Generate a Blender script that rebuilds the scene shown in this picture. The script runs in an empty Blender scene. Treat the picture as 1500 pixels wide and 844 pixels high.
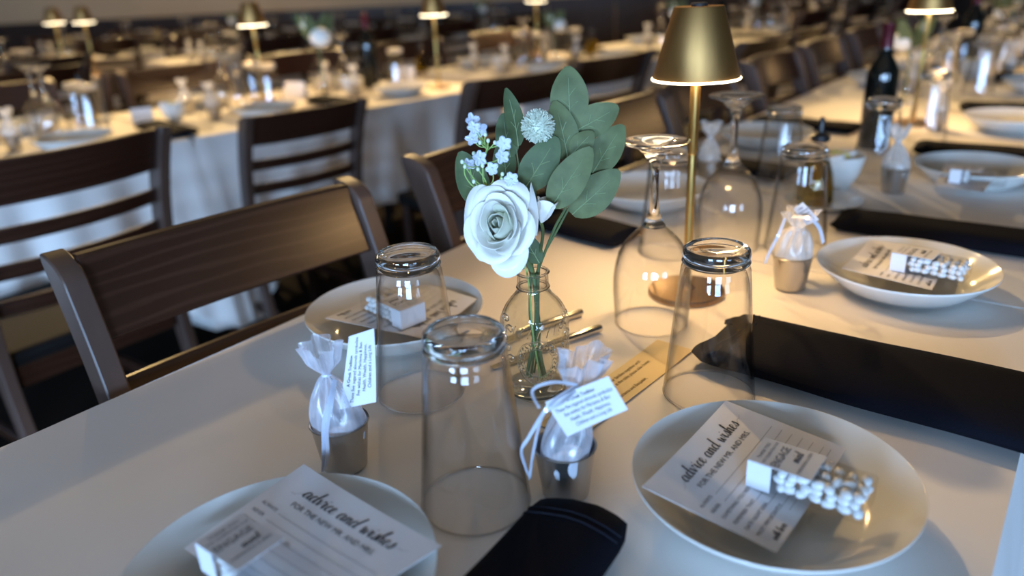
import bpy, bmesh, math, random
from mathutils import Vector, Matrix, noise
R = random.Random(7)
PI = math.pi
SC = bpy.context.scene
COL = SC.collection
T = 0.75                      # height of the table tops
# ------------------------------------------------------------------ camera
F_PX, PITCH, ROLL, CAM_H = 1113.0, 0.38696, 0.04802, 0.42
cp, sp, cr, sr = math.cos(PITCH), math.sin(PITCH), math.cos(ROLL), math.sin(ROLL)
CAM = Vector((0, 0, T + CAM_H))
FWD = Vector((0, cp, -sp)); RT0 = Vector((1, 0, 0)); UP0 = Vector((0, sp, cp))
RT = RT0 * cr - UP0 * sr; UP = RT0 * sr + UP0 * cr
cd = bpy.data.cameras.new('camera'); co = bpy.data.objects.new('camera', cd); COL.objects.link(co)
co.matrix_world = Matrix(((RT.x, UP.x, -FWD.x, CAM.x), (RT.y, UP.y, -FWD.y, CAM.y), (RT.z, UP.z, -FWD.z, CAM.z), (0, 0, 0, 1)))
cd.sensor_width = 36; cd.lens = F_PX / 1500 * 36
cd.clip_start = 0.02; cd.clip_end = 60
cd.dof.use_dof = True; cd.dof.focus_distance = 0.765; cd.dof.aperture_fstop = 2.5
SC.camera = co
# ------------------------------------------------------------------ world, lights, exposure
wd = bpy.data.worlds.new('world'); SC.world = wd; wd.use_nodes = True
wd.node_tree.nodes['Background'].inputs[0].default_value = (0.75, 0.86, 1.0, 1)
wd.node_tree.nodes['Background'].inputs[1].default_value = 0.006
SC.view_settings.view_transform = 'Standard'; SC.view_settings.look = 'None'
SC.view_settings.gamma = 1; SC.view_settings.exposure = 0.0; SC.view_settings.use_curve_mapping = False
try:
    SC.cycles.transparent_max_bounces = 40; SC.cycles.max_bounces = 14
    SC.cycles.transmission_bounces = 12; SC.cycles.glossy_bounces = 6; SC.cycles.diffuse_bounces = 4
    SC.cycles.sample_clamp_indirect = 6; SC.cycles.caustics_refractive = True
except Exception: pass

def look(o, p):
    o.rotation_euler = (Vector(p) - o.location).to_track_quat('-Z', 'Y').to_euler()
def area_light(name, loc, target, sx, sy, power, color):
    l = bpy.data.lights.new(name, 'AREA'); l.shape = 'RECTANGLE'; l.size = sx; l.size_y = sy; l.energy = power; l.color = color
    o = bpy.data.objects.new(name, l); o.location = loc; look(o, target); COL.objects.link(o); return o
def spot_light(name, loc, target, angle, power, color, radius=.06, blend=.6):
    l = bpy.data.lights.new(name, 'SPOT'); l.spot_size = math.radians(angle); l.spot_blend = blend
    l.energy = power; l.color = color; l.shadow_soft_size = radius
    o = bpy.data.objects.new(name, l); o.location = loc; look(o, target); COL.objects.link(o); return o
WARM = (1.0, .67, .29); COOL = (.38, .62, 1.0)
# daylight through the windows of the wall behind the camera
area_light('window_daylight', (-3.0, -3.95, 1.12), (-3.0, 0, 1.1), 1.5, .9, 283, COOL)
area_light('window_daylight', (-0.2, -3.95, 1.12), (-0.2, 0, 1.1), 1.5, .9, 240, COOL)
area_light('window_daylight', (2.6, -3.95, 1.12), (2.6, 0, 1.1), 1.5, .9, 70, COOL)
# warm light from above: ceiling spot lamps, plus added fills where noted
area_light('overhead_fill', (0, .8, 2.97), (0, .8, 0), 3.5, 3, 6, (1.0, .70, .44))  # added soft warm fill above the near table, not a fixture
spot_light('ceiling_spot_or_fill', (-0.45, 3.0, 2.95), (.40, .84, T), 16.5, 160, WARM, .035, .75)
spot_light('ceiling_spot_or_fill', (0.30, 4.6, 2.9), (1.22, 2.05, T), 14, 330, WARM, .035, .7)
for bx, by in ((-3.2, 3.0), (-1.2, 4.0), (3.2, 5.2), (.2, 5.6), (-3.0, 6.2)):
    spot_light('ceiling_spot_or_fill', (bx, by, 2.92), (bx, by, 0), 90, 16, WARM, .045, .5)  # added small lights for sparkle on the glasses and general warm fill
spot_light('ceiling_spot_or_fill', (-.7, 5.6, 2.9), (-.9, 2.8, T), 38, 520, WARM, .05, .7)
spot_light('ceiling_spot_or_fill', (-2.6, 4.6, 2.9), (-1.6, 2.3, T), 34, 400, WARM, .05, .7)
spot_light('ceiling_spot_or_fill', (.8, 6.9, 2.9), (.9, 4.6, T), 60, 560, WARM, .05, .7)
spot_light('ceiling_spot_or_fill', (2.6, 6.6, 2.9), (2.4, 4.0, T), 50, 420, WARM, .05, .7)
spot_light('ceiling_spot_or_fill', (-2.6, 7.0, 2.9), (-2.8, 5.0, T), 60, 520, WARM, .05, .7)
spot_light('ceiling_spot_or_fill', (-2.5, 5.2, 2.9), (-3.0, 8.3, 1.6), 90, 130, WARM, .05, .9)  # added warm wash to brighten the left of the far wall
spot_light('ceiling_spot_or_fill', (1.5, 5.2, 2.9), (1.5, 8.3, 1.6), 90, 110, WARM, .05, .9)  # second added wash, for the right of the far wall

# ------------------------------------------------------------------ materials
MATS = {}
def _inp(n, k, v):
    if k in n.inputs: n.inputs[k].default_value = v
def mat(name, color, rough=.5, metal=0, spec=.5, bump=None, vary=None, **kw):
    m = bpy.data.materials.new(name); m.use_nodes = True; nt = m.node_tree; b = nt.nodes['Principled BSDF']
    b.inputs['Base Color'].default_value = (*color, 1); b.inputs['Roughness'].default_value = rough; b.inputs['Metallic'].default_value = metal
    _inp(b, 'Specular IOR Level', spec)
    for k, v in kw.items(): _inp(b, k.replace('_', ' '), v)
    tc = nt.nodes.new('ShaderNodeTexCoord')
    if vary:
        sc, amt, stretch = vary
        mp = nt.nodes.new('ShaderNodeMapping'); mp.inputs['Scale'].default_value = stretch
        nz = nt.nodes.new('ShaderNodeTexNoise'); nz.inputs['Scale'].default_value = sc; nz.inputs['Detail'].default_value = 5
        nt.links.new(tc.outputs['Object'], mp.inputs[0]); nt.links.new(mp.outputs[0], nz.inputs['Vector'])
        rp = nt.nodes.new('ShaderNodeValToRGB')
        rp.color_ramp.elements[0].position = .3; rp.color_ramp.elements[1].position = .7
        rp.color_ramp.elements[0].color = (*[c * (1 - amt) for c in color], 1); rp.color_ramp.elements[1].color = (*[min(1, c * (1 + amt)) for c in color], 1)
        nt.links.new(nz.outputs['Fac'], rp.inputs[0]); nt.links.new(rp.outputs[0], b.inputs['Base Color'])
    if bump:
        sc, st = bump
        nz = nt.nodes.new('ShaderNodeTexNoise'); nz.inputs['Scale'].default_value = sc; nz.inputs['Detail'].default_value = 3
        nt.links.new(tc.outputs['Object'], nz.inputs['Vector'])
        bp = nt.nodes.new('ShaderNodeBump'); bp.inputs['Strength'].default_value = st; bp.inputs['Distance'].default_value = .002
        nt.links.new(nz.outputs['Fac'], bp.inputs['Height']); nt.links.new(bp.outputs[0], b.inputs['Normal'])
    MATS[name] = m; return m
def thin_glass(name, tint=(1, 1, 1), edge=.70, bumps=None, refl=1.0):
    m = bpy.data.materials.new(name); m.use_nodes = True; nt = m.node_tree; nt.nodes.clear(); N = nt.nodes.new; L = nt.links.new
    out = N('ShaderNodeOutputMaterial'); mx = N('ShaderNodeMixShader'); tr = N('ShaderNodeBsdfTransparent'); gl = N('ShaderNodeBsdfGlossy')
    gl.inputs['Roughness'].default_value = .015
    geo = N('ShaderNodeNewGeometry'); mm = N('ShaderNodeMapRange'); mm.inputs['To Min'].default_value = 1.45; mm.inputs['To Max'].default_value = 1 / 1.45
    L(geo.outputs['Backfacing'], mm.inputs['Value'])
    fr = N('ShaderNodeFresnel'); L(mm.outputs[0], fr.inputs['IOR'])
    mu = N('ShaderNodeMath'); mu.operation = 'MULTIPLY'; mu.inputs[1].default_value = refl; L(fr.outputs[0], mu.inputs[0]); L(mu.outputs[0], mx.inputs[0])
    lw = N('ShaderNodeLayerWeight'); lw.inputs['Blend'].default_value = .35
    rp = N('ShaderNodeValToRGB'); rp.color_ramp.elements[0].color = (*[.985 * c for c in tint], 1); rp.color_ramp.elements[1].color = (*[edge * c for c in tint], 1)
    rp.color_ramp.elements[0].position = .35
    L(lw.outputs['Facing'], rp.inputs[0]); L(rp.outputs[0], tr.inputs[0])
    L(tr.outputs[0], mx.inputs[1]); L(gl.outputs[0], mx.inputs[2]); L(mx.outputs[0], out.inputs[0])
    if bumps:
        tc = N('ShaderNodeTexCoord'); nz = N('ShaderNodeTexNoise'); nz.inputs['Scale'].default_value = bumps[0]; L(tc.outputs['Object'], nz.inputs['Vector'])
        bp = N('ShaderNodeBump'); bp.inputs['Strength'].default_value = bumps[1]; bp.inputs['Distance'].default_value = .004
        L(nz.outputs['Fac'], bp.inputs['Height']); L(bp.outputs[0], gl.inputs['Normal']); L(bp.outputs[0], fr.inputs['Normal'])
    MATS[name] = m; return m
def glass(name, color=(1, 1, 1), ior=1.47):
    m = bpy.data.materials.new(name); m.use_nodes = True; nt = m.node_tree; nt.nodes.clear()
    out = nt.nodes.new('ShaderNodeOutputMaterial'); g = nt.nodes.new('ShaderNodeBsdfGlass')
    g.inputs['Color'].default_value = (*color, 1); g.inputs['IOR'].default_value = ior; g.inputs['Roughness'].default_value = 0.0
    nt.links.new(g.outputs[0], out.inputs[0]); MATS[name] = m; return m
def sheer(name, color, opac, transl=.5, gloss=.12, scale=0):
    m = bpy.data.materials.new(name); m.use_nodes = True; nt = m.node_tree; nt.nodes.clear(); N = nt.nodes.new; L = nt.links.new
    out = N('ShaderNodeOutputMaterial'); mx = N('ShaderNodeMixShader'); tr = N('ShaderNodeBsdfTransparent')
    df = N('ShaderNodeBsdfDiffuse'); tl = N('ShaderNodeBsdfTranslucent'); gl = N('ShaderNodeBsdfGlossy'); gl.inputs['Roughness'].default_value = .25
    for n in (df, tl): n.inputs['Color'].default_value = (*color, 1)
    m1 = N('ShaderNodeMixShader'); m1.inputs[0].default_value = transl; L(df.outputs[0], m1.inputs[1]); L(tl.outputs[0], m1.inputs[2])
    m2 = N('ShaderNodeMixShader'); m2.inputs[0].default_value = gloss; L(m1.outputs[0], m2.inputs[1]); L(gl.outputs[0], m2.inputs[2])
    L(tr.outputs[0], mx.inputs[1]); L(m2.outputs[0], mx.inputs[2]); L(mx.outputs[0], out.inputs[0])
    if opac < 1:
        lw = N('ShaderNodeLayerWeight'); lw.inputs['Blend'].default_value = .5
        mr = N('ShaderNodeMapRange'); mr.inputs['To Min'].default_value = opac; mr.inputs['To Max'].default_value = min(1, opac + .5)
        L(lw.outputs['Facing'], mr.inputs['Value'])
        if scale:
            tc = N('ShaderNodeTexCoord'); nz = N('ShaderNodeTexNoise'); nz.inputs['Scale'].default_value = scale; nz.inputs['Detail'].default_value = 6
            mp = N('ShaderNodeMapping'); mp.inputs['Scale'].default_value = (1, 1, .18)
            L(tc.outputs['Object'], mp.inputs[0]); L(mp.outputs[0], nz.inputs['Vector'])
            ma = N('ShaderNodeMapRange'); ma.inputs['From Min'].default_value = .35; ma.inputs['From Max'].default_value = .65; ma.inputs['To Min'].default_value = -.12; ma.inputs['To Max'].default_value = .2
            L(nz.outputs['Fac'], ma.inputs['Value']); ad = N('ShaderNodeMath'); ad.operation = 'ADD'; ad.use_clamp = True
            L(mr.outputs[0], ad.inputs[0]); L(ma.outputs[0], ad.inputs[1]); L(ad.outputs[0], mx.inputs[0])
        else: L(mr.outputs[0], mx.inputs[0])
    else: mx.inputs[0].default_value = 1
    MATS[name] = m; return m
def emit(name, color, strength):
    m = bpy.data.materials.new(name); m.use_nodes = True; b = m.node_tree.nodes['Principled BSDF']
    b.inputs['Base Color'].default_value = (*color, 1); b.inputs['Emission Color'].default_value = (*color, 1); b.inputs['Emission Strength'].default_value = strength
    MATS[name] = m; return m
def wood(name, dark, light, rough=.3):
    m = mat(name, dark, rough); nt = m.node_tree; N = nt.nodes.new; L = nt.links.new; b = nt.nodes['Principled BSDF']
    tc = N('ShaderNodeTexCoord'); mp = N('ShaderNodeMapping'); mp.inputs['Scale'].default_value = (2.2, 4, 11)
    nz = N('ShaderNodeTexNoise'); nz.inputs['Scale'].default_value = 2.2; nz.inputs['Detail'].default_value = 2
    wv = N('ShaderNodeTexWave'); wv.wave_type = 'RINGS'; wv.inputs['Scale'].default_value = 1.6; wv.inputs['Distortion'].default_value = 9; wv.inputs['Detail'].default_value = 2; wv.inputs['Detail Scale'].default_value = .7
    L(tc.outputs['Object'], mp.inputs[0]); L(mp.outputs[0], wv.inputs['Vector'])
    rp = N('ShaderNodeValToRGB'); rp.color_ramp.elements[0].color = (*light, 1); rp.color_ramp.elements[1].color = (*dark, 1)
    rp.color_ramp.elements[0].position = 0; rp.color_ramp.elements[1].position = .35
    L(wv.outputs['Fac'], rp.inputs[0]); L(rp.outputs[0], b.inputs['Base Color'])
    return m
wood('chair_wood', (.030, .012, .007), (.046, .020, .012), .30)
mat('post_wood_lit', (.080, .048, .036), .42, vary=(9, .35, (1, 1, .25)))  # lighter than the rail wood: light reflecting off the posts put into the colour
mat('seat_black', (.008, .008, .008), .75, spec=.15)
mat('cloth', (.80, .765, .725), .9, spec=.15, bump=(1500, .10), Sheen_Weight=.15)
mat('cloth_skirt', (.78, .78, .79), .9, spec=.15, bump=(1500, .08), Sheen_Weight=.15)
mat('table_wood', (.12, .07, .04), .5, vary=(4, .3, (1, 6, 6)))
mat('metal_leg', (.05, .05, .055), .4, .8)
mat('ceramic', (.74, .74, .70), .12, spec=.6)
mat('napkin', (.0035, .004, .008), .85, spec=.1, bump=(400, .3))
mat('napkin_seam', (.010, .011, .018), .9, spec=.2)
mat('paper', (.80, .80, .82), .75, spec=.2, bump=(500, .08))
mat('tag_paper', (.70, .71, .74), .75, spec=.2)
mat('kraft', (.74, .60, .34), .75, spec=.2)
mat('ink', (.03, .03, .035), .7, spec=.2)
mat('ink_soft', (.10, .10, .11), .7, spec=.2)
mat('ink_brown', (.10, .07, .03), .7, spec=.2)
mat('steel', (.50, .48, .45), .28, 1.0, bump=(120, .05))
mat('cutlery_steel', (.62, .60, .56), .18, 1.0)
mat('gold', (.40, .22, .075), .48, 1.0, vary=(60, .08, (1, 1, .02)))
mat('gold_pole', (.58, .38, .12), .30, 1.0)
mat('gold_base', (.30, .19, .10), .38, 1.0)
emit('lamp_glow', (1.0, .84, .56), 14)
mat('lamp_knob', (.10, .10, .10), .3, .8)
thin_glass('glass_wall', (1, 1, 1), .45, None, 1.15)
thin_glass('glass_bottle', (.99, 1, .985), .45, (90, .55), 1.6)
thin_glass('plastic_clear', (1, 1, 1), .85, (60, .2))
glass('glass_solid'); glass('glass_relief', (1, 1, 1), 1.3)
glass('glass_far'); MATS['glass_far'].node_tree.nodes['Glass BSDF'].inputs['Roughness'].default_value = .28
glass('oil', (.62, .50, .04), 1.45)
mat('dark_bottle', (.004, .005, .004), .08, spec=.6)
mat('foil_red', (.10, .008, .015), .35, .4)
mat('bottle_label', (.62, .62, .58), .6)
mat('black_plastic', (.010, .010, .011), .3)
sheer('organza', (.84, .88, .98), .34, .45, .14, 110)
sheer('organza_warm', (.86, .84, .80), .50, .45, .10, 110)
sheer('ribbon', (.80, .86, .98), 1, .3, .2)
mat('almond', (.86, .86, .84), .35)
mat('mint', (.72, .73, .72), .3)
mat('candle_wax', (.8, .76, .66), .5)
mat('sugar', (.82, .80, .76), .6)
mat('lemon', (.75, .62, .12), .4)
def petal_mat():
    m = sheer('petal', (.97, .95, .88), 1, .14, .02); nt = m.node_tree
    return m
petal_mat(); sheer('petal_inner', (.90, .92, .78), 1, .2, .03)
def leaf_mat(name, c1, c2):
    m = mat(name, c1, .62, spec=.3, vary=(55, .22, (1, 1, 1)), bump=(60, .35)); return m
leaf_mat('leaf', (.12, .145, .06), None); leaf_mat('leaf_blue', (.09, .125, .055), None)
mat('vein', (.22, .29, .14), .6); mat('stem', (.10, .15, .055), .55, vary=(40, .4, (1, 1, .3))); mat('stem_brown', (.16, .12, .07), .6)
mat('stem_lime', (.32, .48, .14), .6); mat('blossom', (.62, .67, .78), .6); mat('bud', (.70, .80, .62), .6); mat('ball_white', (.66, .71, .58), .7)
mat('wall_paint', (.50, .36, .22), .85, vary=(1.5, .06, (1, 1, 1)))
mat('wainscot', (.030, .014, .009), .5, vary=(3, .3, (6, 1, .6)))
mat('floor', (.014, .009, .006), .8, spec=.2, vary=(6, .3, (1, .15, 1)))
mat('ceiling_paint', (.14, .12, .09), .9)
mat('window_frame', (.75, .75, .72), .5)

# ------------------------------------------------------------------ mesh builder
class MB:
    def __init__(s): s.v = []; s.f = []; s.m = []
    def add(s, vs, fs, mi=0):
        o = len(s.v); s.v += [tuple(p) for p in vs]; s.f += [tuple(i + o for i in f) for f in fs]; s.m += [mi] * len(fs); return s
    def box(s, c, size, rot=None, mi=0):
        x, y, z = (d / 2 for d in size); M = rot or Matrix.Identity(3); c = Vector(c)
        vs = [c + M @ Vector((i * x, j * y, k * z)) for i in (-1, 1) for j in (-1, 1) for k in (-1, 1)]
        return s.add(vs, [(0, 1, 3, 2), (4, 6, 7, 5), (0, 4, 5, 1), (2, 3, 7, 6), (0, 2, 6, 4), (1, 5, 7, 3)], mi)
    def lathe(s, prof, n=48, cx=0, cy=0, closed=False, mi=0, wob=None):
        vs = []; fs = []; k = len(prof)
        for i, (r, z) in enumerate(prof):
            for j in range(n):
                a = 2 * PI * j / n; rr = r if wob is None else wob(r, z, a)
                vs.append((cx + rr * math.cos(a), cy + rr * math.sin(a), z))
        for i in range(k if closed else k - 1):
            for j in range(n):
                a, b = i * n + j, i * n + (j + 1) % n; c, d = ((i + 1) % k) * n + (j + 1) % n, ((i + 1) % k) * n + j
                fs.append((a, b, c, d))
        return s.add(vs, fs, mi)
    def tube(s, pts, r, n=8, mi=0, caps=True):
        pts = [Vector(p) for p in pts]; k = len(pts); rs = r if isinstance(r, (list, tuple)) else [r] * k
        vs = []; fs = []; ref = Vector((0, 0, 1)); prev = None
        for i, p in enumerate(pts):
            t = (pts[min(i + 1, k - 1)] - pts[max(i - 1, 0)]).normalized()
            if prev is None: x = t.cross(ref if abs(t.z) < .9 else Vector((1, 0, 0))).normalized()
            else: x = (prev - t * prev.dot(t)).normalized()
            y = t.cross(x); prev = x
            for j in range(n):
                a = 2 * PI * j / n; vs.append(p + (x * math.cos(a) + y * math.sin(a)) * rs[i])
        for i in range(k - 1):
            for j in range(n):
                fs.append((i * n + j, i * n + (j + 1) % n, (i + 1) * n + (j + 1) % n, (i + 1) * n + j))
        if caps: fs.append(tuple(range(n - 1, -1, -1))); fs.append(tuple((k - 1) * n + j for j in range(n)))
        return s.add(vs, fs, mi)
    def grid(s, fn, nu, nv, mi=0):
        vs = [fn(i / nu, j / nv) for i in range(nu + 1) for j in range(nv + 1)]
        fs = [(i * (nv + 1) + j, (i + 1) * (nv + 1) + j, (i + 1) * (nv + 1) + j + 1, i * (nv + 1) + j + 1) for i in range(nu) for j in range(nv)]
        return s.add(vs, fs, mi)
    def ball(s, c, r, nu=12, nv=8, sc=(1, 1, 1), rot=None, mi=0):
        M = rot or Matrix.Identity(3); c = Vector(c); vs = []; fs = []
        for i in range(nv + 1):
            t = PI * i / nv
            for j in range(nu):
                a = 2 * PI * j / nu
                vs.append(c + M @ Vector((r * sc[0] * math.sin(t) * math.cos(a), r * sc[1] * math.sin(t) * math.sin(a), r * sc[2] * math.cos(t))))
        for i in range(nv):
            for j in range(nu): fs.append((i * nu + j, (i + 1) * nu + j, (i + 1) * nu + (j + 1) % nu, i * nu + (j + 1) % nu))
        return s.add(vs, fs, mi)
    def extrude(s, poly, axis_fn, a, b, mi=0):
        n = len(poly); vs = [axis_fn(p, a) for p in poly] + [axis_fn(p, b) for p in poly]
        fs = [tuple(range(n)), tuple(range(2 * n - 1, n - 1, -1))] + [(i, i + n, (i + 1) % n + n, (i + 1) % n) for i in range(n)]
        return s.add(vs, fs, mi)
    def build(s, name, mats, parent=None, smooth=True, bevel=0, solid=0, subsurf=0, fix=True):
        me = bpy.data.meshes.new(name); me.from_pydata(s.v, [], s.f)
        if fix:
            bm = bmesh.new(); bm.from_mesh(me); bmesh.ops.remove_doubles(bm, verts=bm.verts, dist=1e-6)
            bmesh.ops.dissolve_degenerate(bm, edges=bm.edges, dist=1e-7); bmesh.ops.recalc_face_normals(bm, faces=bm.faces)
            bm.to_mesh(me); bm.free()
        for mm in (mats if isinstance(mats, (list, tuple)) else [mats]): me.materials.append(MATS[mm])
        if not fix and len(me.materials) > 1: me.polygons.foreach_set('material_index', s.m)
        if smooth:
            me.polygons.foreach_set('use_smooth', [True] * len(me.polygons))
            try: me.set_sharp_from_angle(angle=math.radians(38))
            except Exception: pass
            if solid:
                cnt = {}
                for p in me.polygons:
                    for k in p.edge_keys: cnt[k] = cnt.get(k, 0) + 1
                for e in me.edges:
                    if cnt.get(e.key, 0) == 1: e.use_edge_sharp = True
        o = bpy.data.objects.new(name, me); COL.objects.link(o)
        if parent: o.parent = parent
        if subsurf: md = o.modifiers.new('s', 'SUBSURF'); md.levels = md.render_levels = subsurf
        if solid: md = o.modifiers.new('t', 'SOLIDIFY'); md.thickness = solid; md.offset = 0
        if bevel: md = o.modifiers.new('b', 'BEVEL'); md.width = bevel; md.segments = 2; md.limit_method = 'ANGLE'
        return o
def tag(o, label=None, cat=None, group=None, kind=None):
    if label: o['label'] = label
    if cat: o['category'] = cat
    if group: o['group'] = group
    if kind: o['kind'] = kind
    return o
def empty(name, loc=(0, 0, 0), rz=0, label=None, cat=None, group=None):
    o = bpy.data.objects.new(name, None); o.empty_display_size = .02; COL.objects.link(o); o.location = loc; o.rotation_euler = (0, 0, rz)
    return tag(o, label, cat, group)
KIDS = {}
def kids(o):
    return [c for c in o.children]
def copy_tree(o, parent=None):
    c = o.copy(); COL.objects.link(c)
    if parent: c.parent = parent
    for ch in list(o.children): copy_tree(ch, c)
    return c
def put(o, loc, rz=0, label=None, group=None, s=1):
    o.location = loc; o.rotation_euler = (0, 0, rz); o.scale = (s, s, s)
    if label: o['label'] = label
    if group: o['group'] = group
    return o
SPOTS = []                       # (x, y, radius) of what already stands on the tables
RADII = {'plate': .112, 'glass': .048, 'cup': .027, 'lamp': .053, 'bottle': .037, 'bowl': .047, 'vase': .036, 'flowers': .036}
def free(p, r, gap=.004):
    return all((p.x - x) ** 2 + (p.y - y) ** 2 >= (r + q + gap) ** 2 for x, y, q in SPOTS)
def free_bar(p, ang, L, hw):
    c, n = math.cos(ang), math.sin(ang)
    for x, y, q in SPOTS:
        dx, dy = x - p.x, y - p.y; u, v = dx * c + dy * n, -dx * n + dy * c
        if -q < u < L + q and abs(v) < hw + q: return False
    return True
class Proto:                     # first use places the thing itself, later uses place copies
    def __init__(s, mk): s.mk = mk; s.o = None
    def __call__(s, loc, rz=0, label=None, group=None, sc=1):
        if s.o is None: s.o = s.mk(); o = s.o
        else: o = copy_tree(s.o)
        if 'group' in o and not group: del o['group']
        if o['category'] in RADII: SPOTS.append((loc[0], loc[1], (RADII[o['category']] if not o.name.startswith('side_plate') else .069) * sc))
        return put(o, loc, rz, label, group, sc)

# frames: the long table runs along U, across it runs V
E0 = Vector((-.0763, 1.2433, 0)); U = Vector((.616, .788, 0)).normalized(); V = Vector((U.y, -U.x, 0)); TA = math.atan2(U.y, U.x)
def M(a, b, z=0.): return E0 + U * a + V * b + Vector((0, 0, T + z))
def ray(px, py): return FWD + RT * ((px - 750) / F_PX) + UP * ((422 - py) / F_PX)
def at(px, py, z=0.):            # point at height z above the table tops
    d = ray(px, py); return CAM + d * ((z - CAM_H) / d.z)
def atop(px, py, z): p = at(px, py, z); p.z = T; return p
def dp(px, py, Y):               # point at the given distance Y down the room
    d = ray(px, py); return CAM + d * (Y / d.y)

# ------------------------------------------------------------------ lettering
GL = {'a': ([[(.75, .85), (.45, 1), (.12, .6), (.15, .1), (.45, 0), (.75, .5), (.82, .95), (.78, .3), (.95, 0), (1.15, .3)]], 1.08),
 'd': ([[(.75, .85), (.4, 1), (.1, .55), (.2, .05), (.5, .05), (.8, .6), (1.05, 2.1), (.86, 1), (.82, .2), (1, 0), (1.2, .3)]], 1.12),
 'v': ([[(0, .8), (.14, 1), (.28, .45), (.40, 0), (.62, .5), (.76, 1.1), (1.0, .9)]], 1.0),
 'i': ([[(0, .3), (.2, 1), (.2, .2), (.35, 0), (.6, .3)], [(.26, 1.45), (.32, 1.38)]], .55),
 'c': ([[(.7, .8), (.5, 1), (.15, .6), (.2, .1), (.5, 0), (.8, .3)]], .75),
 'e': ([[(0, .3), (.5, .6), (.55, .95), (.3, 1), (.1, .5), (.25, .05), (.5, 0), (.8, .35)]], .75),
 'n': ([[(0, .5), (.15, 1), (.15, 0), (.2, .6), (.5, 1), (.65, .7), (.65, .15), (.8, 0), (1, .3)]], .95),
 'm': ([[(0, .5), (.15, 1), (.15, 0), (.2, .6), (.45, 1), (.55, .7), (.55, 0), (.6, .6), (.85, 1), (1, .7), (1, .15), (1.15, 0), (1.35, .3)]], 1.3),
 'w': ([[(0, .6), (.15, 1), (.2, .2), (.4, 0), (.6, .8), (.65, .2), (.85, 0), (1.1, .7), (1.05, 1), (1.25, .85)]], 1.2),
 's': ([[(0, .1), (.4, .95), (.45, 1.1), (.6, .5), (.45, 0), (.1, .1), (.75, .25)]], .72),
 'h': ([[(0, .3), (.45, 1.8), (.38, 2.15), (.22, 1.6), (.15, 0), (.25, .7), (.55, 1), (.65, .7), (.65, .15), (.8, 0), (1, .3)]], .95),
 't': ([[(0, .3), (.35, 1.9), (.2, .6), (.3, 0), (.6, .3)], [(.02, 1.3), (.6, 1.4)]], .55),
 'l': ([[(0, .3), (.45, 1.8), (.36, 2.1), (.2, 1.4), (.2, .2), (.35, 0), (.6, .3)]], .55),
 'o': ([[(.5, 1), (.15, .7), (.15, .15), (.45, 0), (.75, .5), (.5, 1), (.65, .8), (.95, .9)]], .92), ' ': ([], .65),
 '<': ([[(-1.5, -.35), (-.9, -.3), (-.5, .1), (-.1, .35), (.1, .1)]], .1), '>': ([[(-.1, .25), (.25, .5), (.6, .75), (1.1, .65), (1.7, 1.0)]], .1)}
def smooth_line(p, n=5):
    out = []
    for i in range(len(p) - 1):
        a, b, c, d = p[max(i - 1, 0)], p[i], p[i + 1], p[min(i + 2, len(p) - 1)]
        for k in range(n):
            t = k / n
            out.append(tuple(.5 * (2 * b[j] + (c[j] - a[j]) * t + (2 * a[j] - 5 * b[j] + 4 * c[j] - d[j]) * t * t + (3 * b[j] - a[j] - 3 * c[j] + d[j]) * t ** 3) for j in range(len(b))))
    out.append(tuple(p[-1])); return out
def script(text, x, y, size, w=.16, slant=.14):
    """brush lettering as flat ribbons: list of (verts2d, faces)"""
    vs = []; fs = []; cx = 0
    for ch in text:
        st, adv = GL[ch]
        for s in st:
            p = smooth_line(s)
            p = [(cx + q[0] + slant * q[1], q[1]) for q in p]; n = len(p); o = len(vs)
            for i, q in enumerate(p):
                a, b = p[max(i - 1, 0)], p[min(i + 1, n - 1)]; dx, dy = b[0] - a[0], b[1] - a[1]; l = math.hypot(dx, dy) or 1
                hw = w * (.32 + .75 * max(0, -dy / l)) * (.35 if ch in '<>' else 1)
                vs += [(x + size * (q[0] - dy / l * hw), y + size * (q[1] + dx / l * hw)), (x + size * (q[0] + dy / l * hw), y + size * (q[1] - dx / l * hw))]
            fs += [(o + 2 * i, o + 2 * i + 1, o + 2 * i + 3, o + 2 * i + 2) for i in range(n - 1)]
        cx += adv * 1.06
    return vs, fs, cx * size
def typed(text, x, y, size, align='LEFT', shear=0., width=1.0):
    cu = bpy.data.curves.new('t', 'FONT'); cu.body = text; cu.size = size; cu.align_x = align; cu.shear = shear; cu.resolution_u = 2
    ob = bpy.data.objects.new('t', cu); COL.objects.link(ob)
    me = bpy.data.meshes.new_from_object(ob)
    vs = [(x + v.co.x * width, y + v.co.y) for v in me.vertices]; fs = [tuple(p.vertices) for p in me.polygons]
    bpy.data.objects.remove(ob); bpy.data.meshes.remove(me); bpy.data.curves.remove(cu)
    return vs, fs
def rule(x0, x1, y, w, n=10):
    vs = []; 
    for i in range(n + 1): xx = x0 + (x1 - x0) * i / n; vs += [(xx, y - w), (xx, y + w)]
    return vs, [(2 * i, 2 * i + 2, 2 * i + 3, 2 * i + 1) for i in range(n)]
def print_on(name, items, fn, material, parent, lift=.00035):
    """fn maps (x,y) in metres on the sheet to (point, normal)"""
    mb = MB()
    for it in items:
        vs = []
        for (x, y) in it[0]: p, n = fn(x, y); vs.append(p + n * lift)
        mb.add(vs, it[1])
    return mb.build(name, material, parent, smooth=False, fix=False)

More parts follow.
